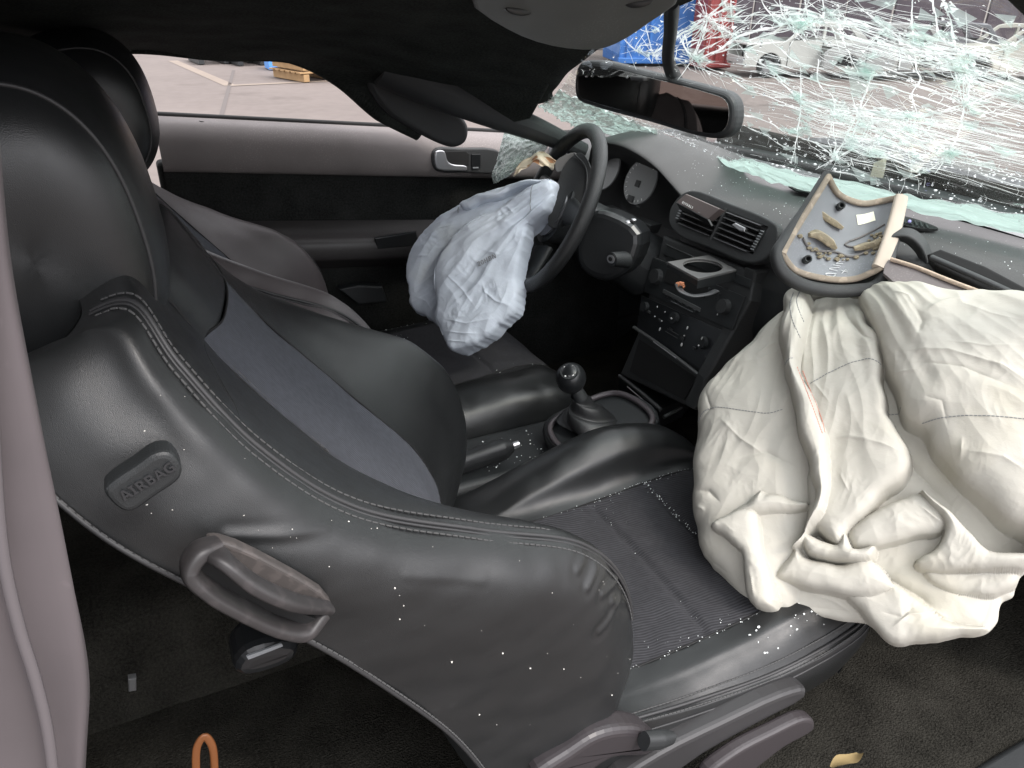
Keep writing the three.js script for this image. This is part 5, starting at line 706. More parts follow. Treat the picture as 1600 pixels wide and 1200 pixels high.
{
  const b = makeBag({
    frame: [[0.6582,0.8593,0.3026],[0.426,0,0.9047],[0.6459,0.7003,-.3041],[-.6335,0.7139,0.2983]], centre: [0.1248,-.2563], floor: -0.03, wr: 0.0042, und: 0.008, seedN: 100, lift: 1.9, gather: [-.0609,0.1324], gw: 0.009, gf: 6, tap: [0.06, 0.11, 0.24], bul: 0.85, sharp: 0.42, cs: 0.6, nt: 760, nr: 300, thick: 0.8,
    outline: [[-.0556,-.015], [-.0735,-.0624], [-.0931,-.1188], [-.1163,-.1801], [-.1301,-.2324], [-.1191,-.2614], [-.1077,-.3035], [-.0746,-.3804], [-.046,-.4334], [-.015,-.4669], [0.0187,-.485], [0.0489,-.4976], [0.0851,-.5082], [0.1148,-.4971], [0.1495,-.4786], [0.1859,-.4659], [0.2215,-.4569], [0.2542,-.4679], [0.2843,-.4504], [0.3198,-.4232], [0.3456,-.403], [0.3522,-.3834], [0.3494,-.3581], [0.3592,-.3446], [0.3585,-.3189], [0.3833,-.2864], [0.383,-.1893], [0.3458,-.0545], [0.2886,0.0451], [0.2483,0.0514], [0.2067,0.0431], [0.1658,0.0274], [0.1211,0.0306], [0.0771,0.0393], [0.0347,0.0388], [-.0195,0.0248]],
    layers: [
      { p: [[-.0556,-.015], [-.0931,-.1188], [-.1301,-.2324], [-.1077,-.3035], [-.0746,-.3804], [-.046,-.4334], [0.0187,-.485], [0.0851,-.5082], [0.1495,-.4786], [0.2215,-.4569], [0.2542,-.4679], [0.3456,-.403], [0.3494,-.3581], [0.3585,-.3189], [0.383,-.1893], [0.3458,-.0545], [0.2483,0.0514], [0.1658,0.0274], [0.0771,0.0393], [-.0195,0.0248]], b: -0.02, h: 0.03, r: 0.03 },
      { p: [[-.0565,-.0128], [-.0931,-.1188], [-.1163,-.1801], [-.1311,-.2327], [-.1077,-.3035], [-.0746,-.3804], [-.046,-.4334], [-.015,-.4669], [0.0187,-.485], [0.0851,-.5082], [0.1235,-.485], [0.1251,-.4166], [0.1164,-.3412], [0.0862,-.2507], [0.026,-.1645], [-.0211,-.0884]], b: -0.01, h: 0.042, r: 0.045 },
      { p: [[-.0364,0.0022], [-.0058,0.0152], [0.0418,0.0114], [0.0661,-.0369], [0.093,-.0702], [0.1174,-.1104], [0.1237,-.133], [0.1436,-.1766], [0.1608,-.1909], [0.1852,-.2121], [0.1968,-.2315], [0.1992,-.2454], [0.1817,-.2911], [0.1638,-.3382], [0.1537,-.376], [0.135,-.3777], [0.0985,-.349], [0.0755,-.276], [0.031,-.207], [-.0011,-.1511], [-.0249,-.0661]], b: 0.006, h: 0.016, r: 0.02, gx: 0.14 },
      { p: [[0.0344,0.0211], [0.0661,-.0369], [0.0916,-.0662], [0.1126,-.0969], [0.1379,-.1281], [0.1583,-.1567], [0.1759,-.1781], [0.1938,-.1886], [0.2164,-.2068], [0.246,-.2311], [0.282,-.2541], [0.3148,-.2685], [0.3446,-.2724], [0.3828,-.2849], [0.383,-.1893], [0.3458,-.0545], [0.2886,0.0451], [0.2483,0.0514], [0.2067,0.0431], [0.1658,0.0274], [0.1211,0.0306], [0.0771,0.0393]], b: 0.016, h: 0.034, r: 0.05 },
      { p: [[-.0662,-.0203], [-.047,-.0703], [-.0348,-.1055], [-.0075,-.1555], [0.0226,-.2056], [0.0531,-.253], [0.0753,-.2803], [0.1007,-.3216], [0.1043,-.3545], [0.107,-.3775], [0.1028,-.4063], [0.1075,-.3951], [0.1095,-.3723], [0.1255,-.3482], [0.1189,-.324], [0.1044,-.2789], [0.0962,-.2573], [0.0857,-.2372], [0.0604,-.2104], [0.0356,-.1789], [0.0114,-.1526], [0.001,-.1162], [-.0071,-.0725], [-.0168,-.0401], [-.0349,-.0094]], b: 0.018, h: 0.026, r: 0.011, rim: 0.002 },
      { p: [[0.1565,-.3581], [0.184,-.3069], [0.2237,-.2694], [0.2601,-.2861], [0.2633,-.3006], [0.2359,-.3289], [0.1974,-.3607], [0.1716,-.3755]], b: 0.004, h: 0.026, r: 0.018, rim: 0.002 },
      { p: [[0.2237,-.2694], [0.2596,-.2845], [0.3154,-.3108], [0.3521,-.2974], [0.3811,-.2787], [0.3854,-.294], [0.3564,-.3191], [0.3221,-.339], [0.286,-.358], [0.2502,-.3614], [0.2619,-.3337], [0.2606,-.3018]], b: 0.008, h: 0.02, r: 0.012, gy: 0.25, rim: 0.002 },
      { p: [[0.0946,-.4546], [0.1048,-.4182], [0.1062,-.3987], [0.1218,-.4083], [0.157,-.4054], [0.1952,-.3845], [0.2217,-.3897], [0.2324,-.3994], [0.2176,-.4168], [0.1795,-.4354], [0.1369,-.4468]], b: 0.004, h: 0.026, r: 0.015, rim: 0.003 },
      { p: [[-.0065,-.4306], [0.0099,-.396], [0.0383,-.3856], [0.0601,-.4168], [0.0861,-.4498], [0.1068,-.4934], [0.0884,-.5026], [0.0601,-.4672], [0.0409,-.4379]], b: 0.016, h: 0.022, r: 0.012, rim: 0.002 },
      { p: [[0.1809,-.4347], [0.2179,-.4064], [0.2313,-.387], [0.2545,-.3968], [0.2935,-.4105], [0.3456,-.403], [0.2843,-.4504], [0.2542,-.4679], [0.2215,-.4569]], b: -0.004, h: 0.022, r: 0.02, gy: -0.05 },
      { p: [[0.1495,-.3788], [0.154,-.3583], [0.1716,-.3755], [0.196,-.3661], [0.1956,-.3834], [0.1682,-.3963], [0.1251,-.4029], [0.1119,-.3832], [0.132,-.3839]], b: 0.012, h: 0.018, r: 0.01, rim: 0.002 },
      { p: [[-.0055,-.428], [0.0154,-.3852], [0.0293,-.3476], [0.0406,-.3512], [0.0951,-.3403], [0.0953,-.3503], [0.0448,-.3848], [0.0145,-.4065]], b: 0.01, h: 0.03, r: 0.016, rim: 0.001 },
      { p: [[0.2514,-.3534], [0.2811,-.3267], [0.3286,-.3136], [0.3553,-.3082], [0.361,-.3273], [0.3478,-.3485], [0.3035,-.3728], [0.2671,-.377]], b: -0.006, h: 0.016, r: 0.012 },
    ],
    creases: [
      { p: [[-.0419,-.0233], [-.0093,-.0848], [0.0022,-.1444]], w: 0.004, h: -0.006 },
      { p: [[0.009,0.0025], [0.042,-.0463], [0.0764,-.0754], [0.0982,-.0796]], w: 0.006, h: -0.012 },
      { p: [[0.0313,0.0085], [0.0597,-.0297], [0.081,-.0572]], w: 0.005, h: -0.012 },
      { p: [[-.0642,-.1488], [-.0378,-.1111]], w: 0.003, h: 0.004 }, { p: [[-.0882,-.1685], [-.0523,-.152], [-.0315,-.1266]], w: 0.003, h: 0.003 },
      { p: [[-.1206,-.2208], [-.0932,-.252], [-.1078,-.2863]], w: 0.004, h: -0.005 }, { p: [[-.0813,-.2592], [-.0279,-.2842], [0.0231,-.2969]], w: 0.006, h: 0.006 },
      { p: [[-.0246,-.316], [0.015,-.2894], [0.0662,-.2955]], w: 0.01, h: -0.008 }, { p: [[-.0688,-.3835], [-.0398,-.3768], [-.0142,-.3874]], w: 0.006, h: -0.009 }, { p: [[-.0539,-.4045], [-.032,-.4058]], w: 0.005, h: 0.006 },
      { p: [[-.0335,-.4491], [0.0016,-.4695], [0.0458,-.4791]], w: 0.006, h: -0.004 },
      { p: [[0.0681,-.4634], [0.0875,-.4982]], w: 0.004, h: 0.006 },
      { p: [[0.0908,-.2384], [0.1147,-.2292], [0.1583,-.2277], [0.1933,-.2309]], w: 0.008, h: 0.006 }, { p: [[0.1159,-.2804], [0.1444,-.309]], w: 0.004, h: 0.003 }, { p: [[0.0329,-.1621], [0.073,-.1917]], w: 0.004, h: 0.003 },
      { p: [[0.1443,-.0379], [0.1613,-.0111], [0.1934,0.0199]], w: 0.006, h: 0.006 }, { p: [[0.1498,-.0794], [0.1477,-.0477], [0.1256,-.0216]], w: 0.005, h: -0.007 }, { p: [[0.094,-.0085], [0.1181,-.0127], [0.133,-.0304]], w: 0.004, h: 0.005 },
      { p: [[0.1295,-.0967], [0.1928,-.0811], [0.2582,-.0846], [0.3099,-.1059]], w: 0.006, h: 0.006 }, { p: [[0.1596,-.108], [0.2152,-.0994], [0.2817,-.1112]], w: 0.005, h: -0.005 }, { p: [[0.1806,-.0693], [0.2354,-.0618], [0.2765,-.0433]], w: 0.004, h: 0.004 },
      { p: [[0.1671,0.0233], [0.1845,-.0042], [0.2192,-.0098], [0.2662,-.0089]], w: 0.005, h: 0.005 }, { p: [[0.183,-.1519], [0.2082,-.1529], [0.2272,-.1858]], w: 0.005, h: -0.004 },
      { p: [[0.2428,-.2092], [0.2945,-.2027], [0.3269,-.2128]], w: 0.005, h: 0.004 }, { p: [[0.2442,-.1891], [0.2532,-.2243]], w: 0.005, h: 0.004 },
      { p: [[0.1261,-.087], [0.138,-.126], [0.1704,-.1148]], w: 0.004, h: 0.004 },
      { p: [[0.2205,-.2862], [0.2484,-.2979], [0.2633,-.3006]], w: 0.004, h: 0.006 }, { p: [[0.2335,-.3933], [0.2684,-.4035], [0.3157,-.4106]], w: 0.004, h: 0.008 }, { p: [[0.2288,-.4369], [0.2551,-.4326], [0.2631,-.4107]], w: 0.004, h: -0.005 }, { p: [[0.2471,-.4546], [0.2604,-.4255], [0.2796,-.414]], w: 0.004, h: 0.006 },
      { p: [[0.1197,-.4532], [0.1704,-.4475], [0.2145,-.4532]], w: 0.004, h: 0.004 }, { p: [[0.197,-.3827], [0.2287,-.391], [0.2658,-.3958], [0.2935,-.4105]], w: 0.007, h: -0.012 },
      { p: [[0.1649,-.2098], [0.2131,-.2407], [0.2715,-.2736]], w: 0.012, h: -0.012 },
    ],
  });
  const bag = thing('airbag', 'large crumpled cream white passenger airbag hanging from the dash over the seat cushion', 'airbag', [0.5294,0.5,0.6153], 'deployed airbags');
  delete bag.userData.group;
  part('cloth', b.g, M.bagWhite, bag);
  const seam = (pts) => part('seam', stitchRow(b, pts, 0.0048, 0.0034, 0.0007), M.seam, bag, { kind: 'stuff' });
  seam([[-.1094,-.2753], [-.1029,-.2602], [-.0876,-.25], [-.046,-.2417], [-.0037,-.2318], [0.0123,-.2193]]);
  seam([[0.0335,-.1686], [0.0547,-.1436], [0.0758,-.1243], [0.0942,-.1116], [0.1146,-.1103]]);
  seam([[0.1428,-.1696], [0.1595,-.1625]]);
  seam([[0.1942,-.1824], [0.2365,-.1654], [0.2687,-.1561], [0.3137,-.1438]]);
  seam([[-.0441,-.036], [-.0332,-.0685], [-.0152,-.0982], [0.0002,-.1142]]); seam([[-.0374,-.0293], [-.0291,-.0555], [-.0144,-.077], [-.0058,-.0861]]);
  seam([[-.0058,-.1595], [0.0042,-.1494]]);
  for (const dx of [0, 1]) part('red_stitching', stitchRow(b, dx ? [[0.0149,-.1514], [0.0413,-.1835], [0.0694,-.2167], [0.0851,-.2406]] : [[0.0109,-.1562], [0.0369,-.1873], [0.0644,-.2208], [0.0841,-.2452]], 0.0042, 0.003, 0.0007), M.red, bag, { kind: 'stuff' });
}
{
  const b = makeBag({
    frame: [[0.478,0.9128,-.2721],[0.6704,0,0.742],[0.3727,0.8647,-.3368],[-.6416,0.5023,0.5797]], centre: [-.1521,-.1955], floor: -0.02, wr: 0.006, und: 0.006, seedN: 300, lift: 1.3, gather: [0.0417,0.0309], gw: 0.012, gf: 5, bul: 0.6, sharp: 0.6, cs: 0.35, jit: 0.004, nt: 520, nr: 220, thick: 0.4,
    outline: [[0.0035,0.003], [0.0017,-.0348], [-.0048,-.057], [-.0263,-.0743], [-.0381,-.0851], [-.0358,-.1362], [-.0373,-.1891], [-.0289,-.2284], [-.0264,-.2603], [-.0313,-.2773], [-.0469,-.2973], [-.0738,-.3329], [-.1032,-.3583], [-.1268,-.372], [-.1488,-.3731], [-.1712,-.3534], [-.2144,-.323], [-.2401,-.3117], [-.2802,-.2996], [-.2926,-.2589], [-.3136,-.2149], [-.3156,-.1852], [-.3011,-.1448], [-.272,-.1071], [-.2423,-.074], [-.1988,-.044], [-.1507,-.0181], [-.1061,-.0012], [-.0614,0.0114], [-.0142,0.0147]],
    layers: [
      { p: [[0.0035,0.003], [-.0048,-.057], [-.0381,-.0851], [-.0358,-.1362], [-.0289,-.2284], [-.0313,-.2773], [-.0738,-.3329], [-.1268,-.372], [-.1712,-.3534], [-.2401,-.3117], [-.2802,-.2996], [-.3136,-.2149], [-.3011,-.1448], [-.2423,-.074], [-.1507,-.0181], [-.0614,0.0114], [-.0142,0.0147]], b: -0.01, h: 0.032, r: 0.035 },
      { p: [[-.0115,0.0015], [-.0438,-.018], [-.0954,-.0577], [-.1591,-.1022], [-.2027,-.1494], [-.218,-.1906], [-.2187,-.2215], [-.2055,-.2811], [-.1968,-.3132], [-.173,-.3454], [-.1488,-.3731], [-.1032,-.3583], [-.0738,-.3329], [-.0313,-.2773], [-.0289,-.2284], [-.0373,-.1891], [-.0358,-.1362], [-.0381,-.0851], [-.0048,-.057], [0.0027,-.0132]], b: 0.021, h: 0.022, r: 0.03, rim: 0.004 },
      { p: [[-.0419,-.0138], [0.0035,0.003], [0.0017,-.0348], [-.0048,-.057], [-.0327,-.071], [-.041,-.0448]], b: 0.018, h: 0.006, r: 0.012 },
      { p: [[-.0131,0.0094], [-.0439,-.0045], [-.0936,-.026], [-.1454,-.0563], [-.186,-.0747], [-.2001,-.0652], [-.136,-.0318], [-.0832,-.0071]], b: 0.01, h: 0.02, r: 0.01, rim: 0.001 },
    ],
    creases: [
      { p: [[-.1195,-.0741], [-.0855,-.0634], [-.0603,-.081]], w: 0.005, h: 0.007 }, { p: [[-.1358,-.1546], [-.0782,-.1649], [-.0476,-.1405]], w: 0.006, h: 0.006 },
      { p: [[-.1071,-.2194], [-.0929,-.2447], [-.0651,-.2595], [-.0343,-.2629]], w: 0.004, h: 0.008 }, 
      { p: [[-.2016,-.2093], [-.1404,-.249], [-.0947,-.29]], w: 0.005, h: 0.005 }, { p: [[-.1865,-.3116], [-.1187,-.3144], [-.0514,-.2899]], w: 0.004, h: 0.005 }, { p: [[-.1733,-.3372], [-.1215,-.3354], [-.0791,-.3284]], w: 0.003, h: 0.005 }, { p: [[-.1616,-.356], [-.1106,-.3514]], w: 0.003, h: 0.005 },
      { p: [[-.2919,-.1508], [-.2376,-.1158], [-.1947,-.1037]], w: 0.004, h: 0.005 }, { p: [[-.2993,-.1873], [-.2538,-.1813], [-.2315,-.1432]], w: 0.006, h: 0.006 }, { p: [[-.2806,-.2699], [-.2399,-.2779], [-.2101,-.3083]], w: 0.005, h: 0.004 },
      { p: [[-.0534,-.0801], [-.0546,-.1278], [-.0407,-.1396]], w: 0.004, h: 0.004 }, { p: [[-.1679,-.2254], [-.1305,-.1925]], w: 0.004, h: 0.004 },
    ],
  });
  const bag = thing('airbag', 'pale blue grey deflated driver airbag drooping from the steering wheel hub', 'airbag', [0.3048,0.52,-.3865]);
  part('cloth', b.g, M.bagBlue, bag);
  part('seam_cord', [tube(b.path([[-.0411,-.0178], [-.0951,-.059], [-.1588,-.1036], [-.201,-.1505], [-.2165,-.1904], [-.2172,-.2213], [-.204,-.2809], [-.1953,-.313], [-.1715,-.3452]], 60).map((q) => b.on(q, 0)), 0.0016, { n: 160, rs: 6 })], M.bagBlue, bag);
  part('seam', stitchRow(b, [[-.0394,-.0122], [-.0383,-.0378], [-.0338,-.0657]], 0.004, 0.0036, 0.0008), M.seam, bag, { kind: 'stuff' });
  part('seam', stitchRow(b, [[-.2119,-.0665], [-.2057,-.0812]], 0.004, 0.0036, 0.0008), M.seam, bag, { kind: 'stuff' });
  part('printed_number', text('20HBN', 0.0100, 0.0006, b.on([-.1027,-.1791], 0.003), b.on([-.0807,-.1666]).sub(b.on([-.1231,-.1929])), b.U), mat({ c: [0.26, 0.27, 0.29], roughness: 0.9 }), bag);
}
// ---------------------------------------------------------------- shattered windscreen
{
  const BASE = [[0.74, 0.95, -0.6], [0.86, 0.95, -0.38], [0.87, 0.935, -0.2], [0.855, 0.935, -0.02], [0.89, 0.94, 0.2], [0.93, 0.945, 0.38], [0.95, 0.95, 0.64]];
  const HEAD = [[0.56, 1.03, -0.52], [0.5, 1.08, -0.33], [0.43, 1.15, -0.14], [0.4, 1.215, 0.02], [0.385, 1.262, 0.2], [0.38, 1.285, 0.4], [0.4, 1.28, 0.64]];
  const W0 = (s, t) => V(cr1(BASE, s * 6)).lerp(V(cr1(HEAD, s * 6)), t);
  const nrm = (s, t) => { const e = 0.01, a = W0(s + e, t).sub(W0(s - e, t)), b = W0(s, t + e).sub(W0(s, t - e)); const n = a.cross(b).normalize(); return n.x > 0 ? n.negate() : n; };
  const WS = (s, t, off = 0) => W0(s, t).addScaledVector(nrm(s, t), off + 0.004 * gn(s * 14 + 30, t * 8 + 30, 512, 71) + 0.002 * gn(s * 34 + 30, t * 20 + 30, 512, 72));
  const ws = thing('windscreen', 'shattered windscreen with bright white crack web and green crushed lower edge', 'windscreen', [0.9, 0.93, 0]);
  part('pane', surf((u, v) => WS(u, v), 0.1, 1, 160, 0, 1, 90), mat({ c: [0.93, 0.97, 0.955], transmission: 1, thickness: 0, roughness: 0.06, ior: 1.5 }), ws);
  const crack = mat({ c: [0.97, 0.98, 0.98], roughness: 0.8, transmission: 0.6, thickness: 0, specularIntensity: 1 });
  const thin = mat({ c: [0.95, 0.98, 0.97], roughness: 0.8, transmission: 0.55, thickness: 0 });
  // a flat flake of fracture surface along a path in (s,t), tilted at random to catch the light
  function ribbon(path, w, seedJ = 0.004, wob = 1, SF = null) {
    const c = new THREE.CatmullRomCurve3(path.map((q) => V(q[0], q[1], 0)), false, 'centripetal'); const L = c.getLength(), n = Math.max(4, Math.round(L * 90)); const P = [], ix = [], uv = []; const ph = rnd() * 99;
    for (let i = 0; i <= n; i++) {
      const f = i / n, q = c.getPoint(f), jt = 0.0022 * wob * gn(f * L * 40 + ph, 3.3, 4096, 5); const p = SF ? SF(q.x, q.y + jt) : WS(q.x + jt * 0.7, q.y + jt, -0.0015), q2 = c.getPoint(Math.min(1, f + 0.01)), q1 = c.getPoint(Math.max(0, f - 0.01));
      const d = W0(q2.x, q2.y).sub(W0(q1.x, q1.y)).normalize(), nn = nrm(q.x, q.y), s = V(0, 0, 0).crossVectors(d, nn).normalize(); const tl = 0.9 * gn(f * L * 22 + ph, 7.7, 4096, 6); s.addScaledVector(nn, tl).normalize();
      const ww = w * (0.25 + 0.75 * Math.sin(Math.PI * Math.min(1, 0.12 + f * 0.88)) ** 0.6) * (0.45 + 0.9 * Math.abs(gn(f * L * 55 + ph, 1.1, 4096, 8)) + 0.2 * rnd());
      const a = p.clone().addScaledVector(s, ww / 2), b = p.clone().addScaledVector(s, -ww / 2); P.push(a.x, a.y, a.z, b.x, b.y, b.z); uv.push(0, f, 1, f); if (i < n) ix.push(2 * i, 2 * i + 1, 2 * i + 2, 2 * i + 1, 2 * i + 3, 2 * i + 2);
    }
    const g = new THREE.BufferGeometry(); g.setAttribute('position', new THREE.Float32BufferAttribute(P, 3)); g.setAttribute('uv', new THREE.Float32BufferAttribute(uv, 2)); g.setIndex(ix); g.computeVertexNormals(); return g;
  }
  const main = [
    [3, [[0.6822,0.7017], [0.6872,0.6319], [0.689,0.5594], [0.7157,0.5088], [0.739,0.4892], [0.7562,0.452], [0.7839,0.4224], [0.819,0.4003], [0.8387,0.3859], [0.8992,0.3785]]],
    [2, [[0.8401,0.8972], [0.8273,0.8129], [0.8133,0.7057]]], [3.2, [[0.7825,0.761], [0.7963,0.7269], [0.8119,0.7009], [0.8351,0.6941], [0.8539,0.6776], [0.8638,0.6597], [0.8801,0.6462], [0.8893,0.6111], [0.9289,0.6079]]],
    [3.6, [[0.8676,0.9416], [0.8723,0.8921], [0.8763,0.8653], [0.8827,0.8389], [0.89,0.8225], [0.906,0.8159], [0.9178,0.812], [0.9385,0.8128], [0.9601,0.8137]]], [2.2, [[0.8377,0.9067], [0.8516,0.8848], [0.865,0.8625], [0.8813,0.848], [0.8887,0.8278]]],
    [2.8, [[0.9278,0.9416], [0.9252,0.9042], [0.9166,0.8245], [0.91,0.7637], [0.9032,0.6875], [0.8875,0.6051], [0.8654,0.4889], [0.84,0.3929]]], [2, [[0.9099,0.9498], [0.8995,0.8869], [0.8897,0.8282], [0.8783,0.7578], [0.8681,0.6888], [0.8542,0.6432], [0.8406,0.5559]]],
    [3, [[0.9754,0.8958], [0.9615,0.9159], [0.9493,0.9316]]], [2.4, [[0.9709,0.8731], [0.9407,0.8265], [0.9254,0.8286]]], [2.6, [[0.9134,0.7457], [0.9261,0.7331], [0.9435,0.7098]]], [2.2, [[0.9105,0.7133], [0.9216,0.6892], [0.929,0.6477]]],
    [3, [[0.7704,0.5601], [0.8048,0.542], [0.831,0.5335], [0.8616,0.5753], [0.8893,0.6111]]], [3.8, [[0.7464,0.5423], [0.7781,0.5563], [0.8059,0.5372], [0.8276,0.5188], [0.8579,0.5148], [0.8834,0.5166], [0.9165,0.5148]]],
    [2.4, [[0.8272,0.7036], [0.8077,0.645], [0.782,0.5838], [0.7521,0.5006], [0.7162,0.4172], [0.666,0.329], [0.6319,0.2405]]], [1.6, [[0.7413,0.7218], [0.6996,0.609], [0.6423,0.4494], [0.588,0.2864], [0.5629,0.2113]]], [1.6, [[0.776,0.7495], [0.749,0.6635], [0.75,0.6111], [0.728,0.5396]]],
    [2, [[0.6367,0.5797], [0.6625,0.5425], [0.6803,0.504]]], [2.6, [[0.6007,0.4715], [0.6232,0.3932], [0.6443,0.346], [0.6511,0.2762]]], [2, [[0.6477,0.4506], [0.6779,0.4339], [0.7052,0.4144], [0.7199,0.3639]]], [2.2, [[0.7019,0.4137], [0.6976,0.3235], [0.7537,0.3113], [0.7764,0.2562]]],
    [3.4, [[0.7638,0.4304], [0.7912,0.4107], [0.8459,0.4476], [0.8732,0.4477], [0.9101,0.4655]]], [1.8, [[0.7568,0.4223], [0.7167,0.3368], [0.6999,0.3142]]], [2.4, [[0.8184,0.5203], [0.8148,0.4641], [0.8303,0.4521], [0.8543,0.4456]]], [1.8, [[0.887,0.5347], [0.9048,0.5502], [0.9205,0.5451]]],
    [2.2, [[0.6237,0.1968], [0.6535,0.1832], [0.6822,0.1436]]], [1.6, [[0.7236,0.1847], [0.7764,0.2562], [0.8334,0.3589]]],
    [3.2, [[0.6759,0.937], [0.685,0.8734], [0.6797,0.7745], [0.6894,0.6927], [0.6996,0.5804]]], [1.8, [[0.69,0.942], [0.6783,0.8832], [0.6723,0.8533]]], [1.8, [[0.5048,0.9719], [0.5035,0.8964], [0.5043,0.8367]]], [1.6, [[0.5436,0.9822], [0.5624,0.937], [0.5948,0.9412]]],
    [2.2, [[0.6164,0.8923], [0.671,0.9273], [0.7289,0.9546], [0.6808,0.9692]]], [2, [[0.6061,0.8927], [0.5912,0.8361], [0.5879,0.787], [0.586,0.7159]]], [2.8, [[0.5857,0.788], [0.6454,0.8193], [0.6849,0.844], [0.7469,0.8665], [0.7852,0.8769], [0.8225,0.8839]]], [1.4, [[0.7365,0.9664], [0.6946,0.87]]], [1.8, [[0.7723,0.9548], [0.7708,0.9251], [0.7708,0.8729]]],
    [2.4, [[0.608,0.7333], [0.6201,0.6534], [0.6504,0.5886], [0.6782,0.5191]]], [2.4, [[0.5581,0.514], [0.5899,0.4885], [0.6181,0.4099]]], [2, [[0.5446,0.4678], [0.5692,0.3801], [0.586,0.2975]]], [2, [[0.6896,0.8102], [0.7286,0.8273], [0.7405,0.7708], [0.7431,0.7267]]],
    [2.6, [[0.8883,0.8257], [0.9008,0.7847], [0.9029,0.7457], [0.914,0.736]]], [2.2, [[0.9574,0.798], [0.9336,0.7955], [0.9168,0.8059]]], [2.4, [[0.8326,0.7753], [0.8448,0.7347], [0.8605,0.703]]], [2, [[0.7957,0.9494], [0.7823,0.8918], [0.7797,0.8501], [0.7834,0.7884]]], [1.8, [[0.8214,0.936], [0.8031,0.8585], [0.8052,0.8056]]],
    [2, [[0.9375,0.6687], [0.9222,0.6792], [0.8996,0.6414]]], [2.2, [[0.7911,0.35], [0.8439,0.3516], [0.8909,0.3112]]], [1.8, [[0.8026,0.6683], [0.8359,0.6284], [0.8588,0.5661]]], [1.8, [[0.8754,0.9109], [0.8994,0.9423]]], [2, [[0.9225,0.9561], [0.9149,0.8868], [0.9107,0.8311]]],
  ];
  for (const [w, p] of main) part('crack', ribbon(p, w * 0.0016), crack, ws);
  const BANDS = [[[0.7695,0.915], [0.9356,0.768], 0.18, 0.10, 150, -0.9], [[0.619,0.7649], [0.7857,0.363], 0.16, 0.12, 150, -0.9], [[0.7511,0.5568], [0.8904,0.4505], 0.10, 0.10, 150, -0.45], [[0.8793,0.8377], [0.9212,0.6129], 0.12, 0.08, 90, -0.9], [[0.6352,0.482], [0.8544,0.2695], 0.08, 0.1, 130, -0.6], [[0.5051,0.9287], [0.7446,0.9001], 0.22, 0.06, 110, 0.6]];
  const fine = [];
  for (const [w, p] of main) { // branches
    const c = new THREE.CatmullRomCurve3(p.map((q) => V(q[0], q[1], 0)), false, 'centripetal'), L = c.getLength(), n = Math.round(L * 26);
    for (let i = 0; i < n; i++) { const q = c.getPoint(rnd()), d = c.getTangent(rnd()), a = Math.atan2(d.y * 0.55, d.x * 1.25) + (rnd() < 0.5 ? -1 : 1) * (0.12 + 0.5 * rnd() * rnd()) , l = 0.014 + 0.07 * rnd() * rnd(); const e = [q.x + Math.cos(a) * l * 0.8, q.y + Math.sin(a) * l * 1.8], m = [(q.x + e[0]) / 2 + (rnd() - 0.5) * 0.004, (q.y + e[1]) / 2 + (rnd() - 0.5) * 0.006]; fine.push(ribbon([[q.x, q.y], m, e], 0.0005 + 0.0010 * rnd() * rnd(), 0, 0.8)); }
  }
  const knots = [[0.8758,0.8074], [0.9029,0.7457], [0.8908,0.6237], [0.7157,0.5088], [0.8112,0.5121], [0.6758,0.9251], [0.917,0.7812], [0.5803,0.7906], [0.527,0.861], [0.84,0.3929], [0.6434,0.2728], [0.7638,0.4304], [0.7874,0.8598], [0.8307,0.8877], [0.8328,0.5264], [0.7634,0.5369]];
  knots.forEach((k, j) => { // straight webs between the impact knots, and rays out of each
    const near = knots.map((q, i) => [Math.hypot(q[0] - k[0], 0.6 * (q[1] - k[1])), i]).sort((a, b) => a[0] - b[0]).slice(1, 5);
    for (const [dst, i] of near) if (i > j || dst > 0.12) { const q = knots[i], m = [lerp(k[0], q[0], 0.5) + 0.006 * (rnd() - 0.5), lerp(k[1], q[1], 0.5) + 0.01 * (rnd() - 0.5)]; fine.push(ribbon([k, m, q], 0.0022 + 0.001 * rnd(), 0, 0.4)); fine.push(ribbon([[k[0] + 0.004, k[1] - 0.006], m, [q[0] - 0.004, q[1] + 0.006]], 0.001, 0, 0.4)); }
    for (let i = 0; i < 11; i++) { const a = i / 11 * 6.28 + 0.5 * rnd(), l = 0.025 + 0.06 * rnd(); const e = [k[0] + l * Math.cos(a), k[1] + 1.9 * l * Math.sin(a)]; if (e[0] > 0.99 || e[1] < 0.02) continue; fine.push(ribbon([k, [lerp(k[0], e[0], 0.5) + 0.002 * rnd(), lerp(k[1], e[1], 0.5)], e], 0.0009 + 0.0012 * rnd(), 0, 0.3)); }
  });
  knots.forEach((k, j) => { for (let i = 0; i < 14; i++) { const a = rnd() * 6.28, r = 0.004 + 0.028 * rnd(), b = a + 0.4 + rnd(); fine.push(ribbon([[k[0] + r * Math.cos(a), k[1] + 2.0 * r * Math.sin(a)], [k[0] + (r * 0.7 + 0.01 * rnd()) * Math.cos(b), k[1] + 2 * (r * 0.7 + 0.01 * rnd()) * Math.sin(b)], [k[0] + r * 1.3 * Math.cos(b + 0.5), k[1] + 2 * r * Math.sin(b + 0.5)]], 0.0008 + 0.0012 * rnd(), 0, 2)); } });
  for (let i = 0; i < 200; i++) { const s = 0.42 + 0.52 * rnd(), t = rnd() * 0.95, a = -0.5 + 0.5 * rnd() + (rnd() < 0.3 ? 1.4 : 0), l = 0.01 + 0.06 * rnd(); fine.push(ribbon([[s, t], [s + l * 0.5 * Math.cos(a) + 0.004 * rnd(), t + l * Math.sin(a)], [s + l * Math.cos(a), t + 2 * l * Math.sin(a)]], 0.0004 + 0.0006 * rnd(), 0, 0.6)); }
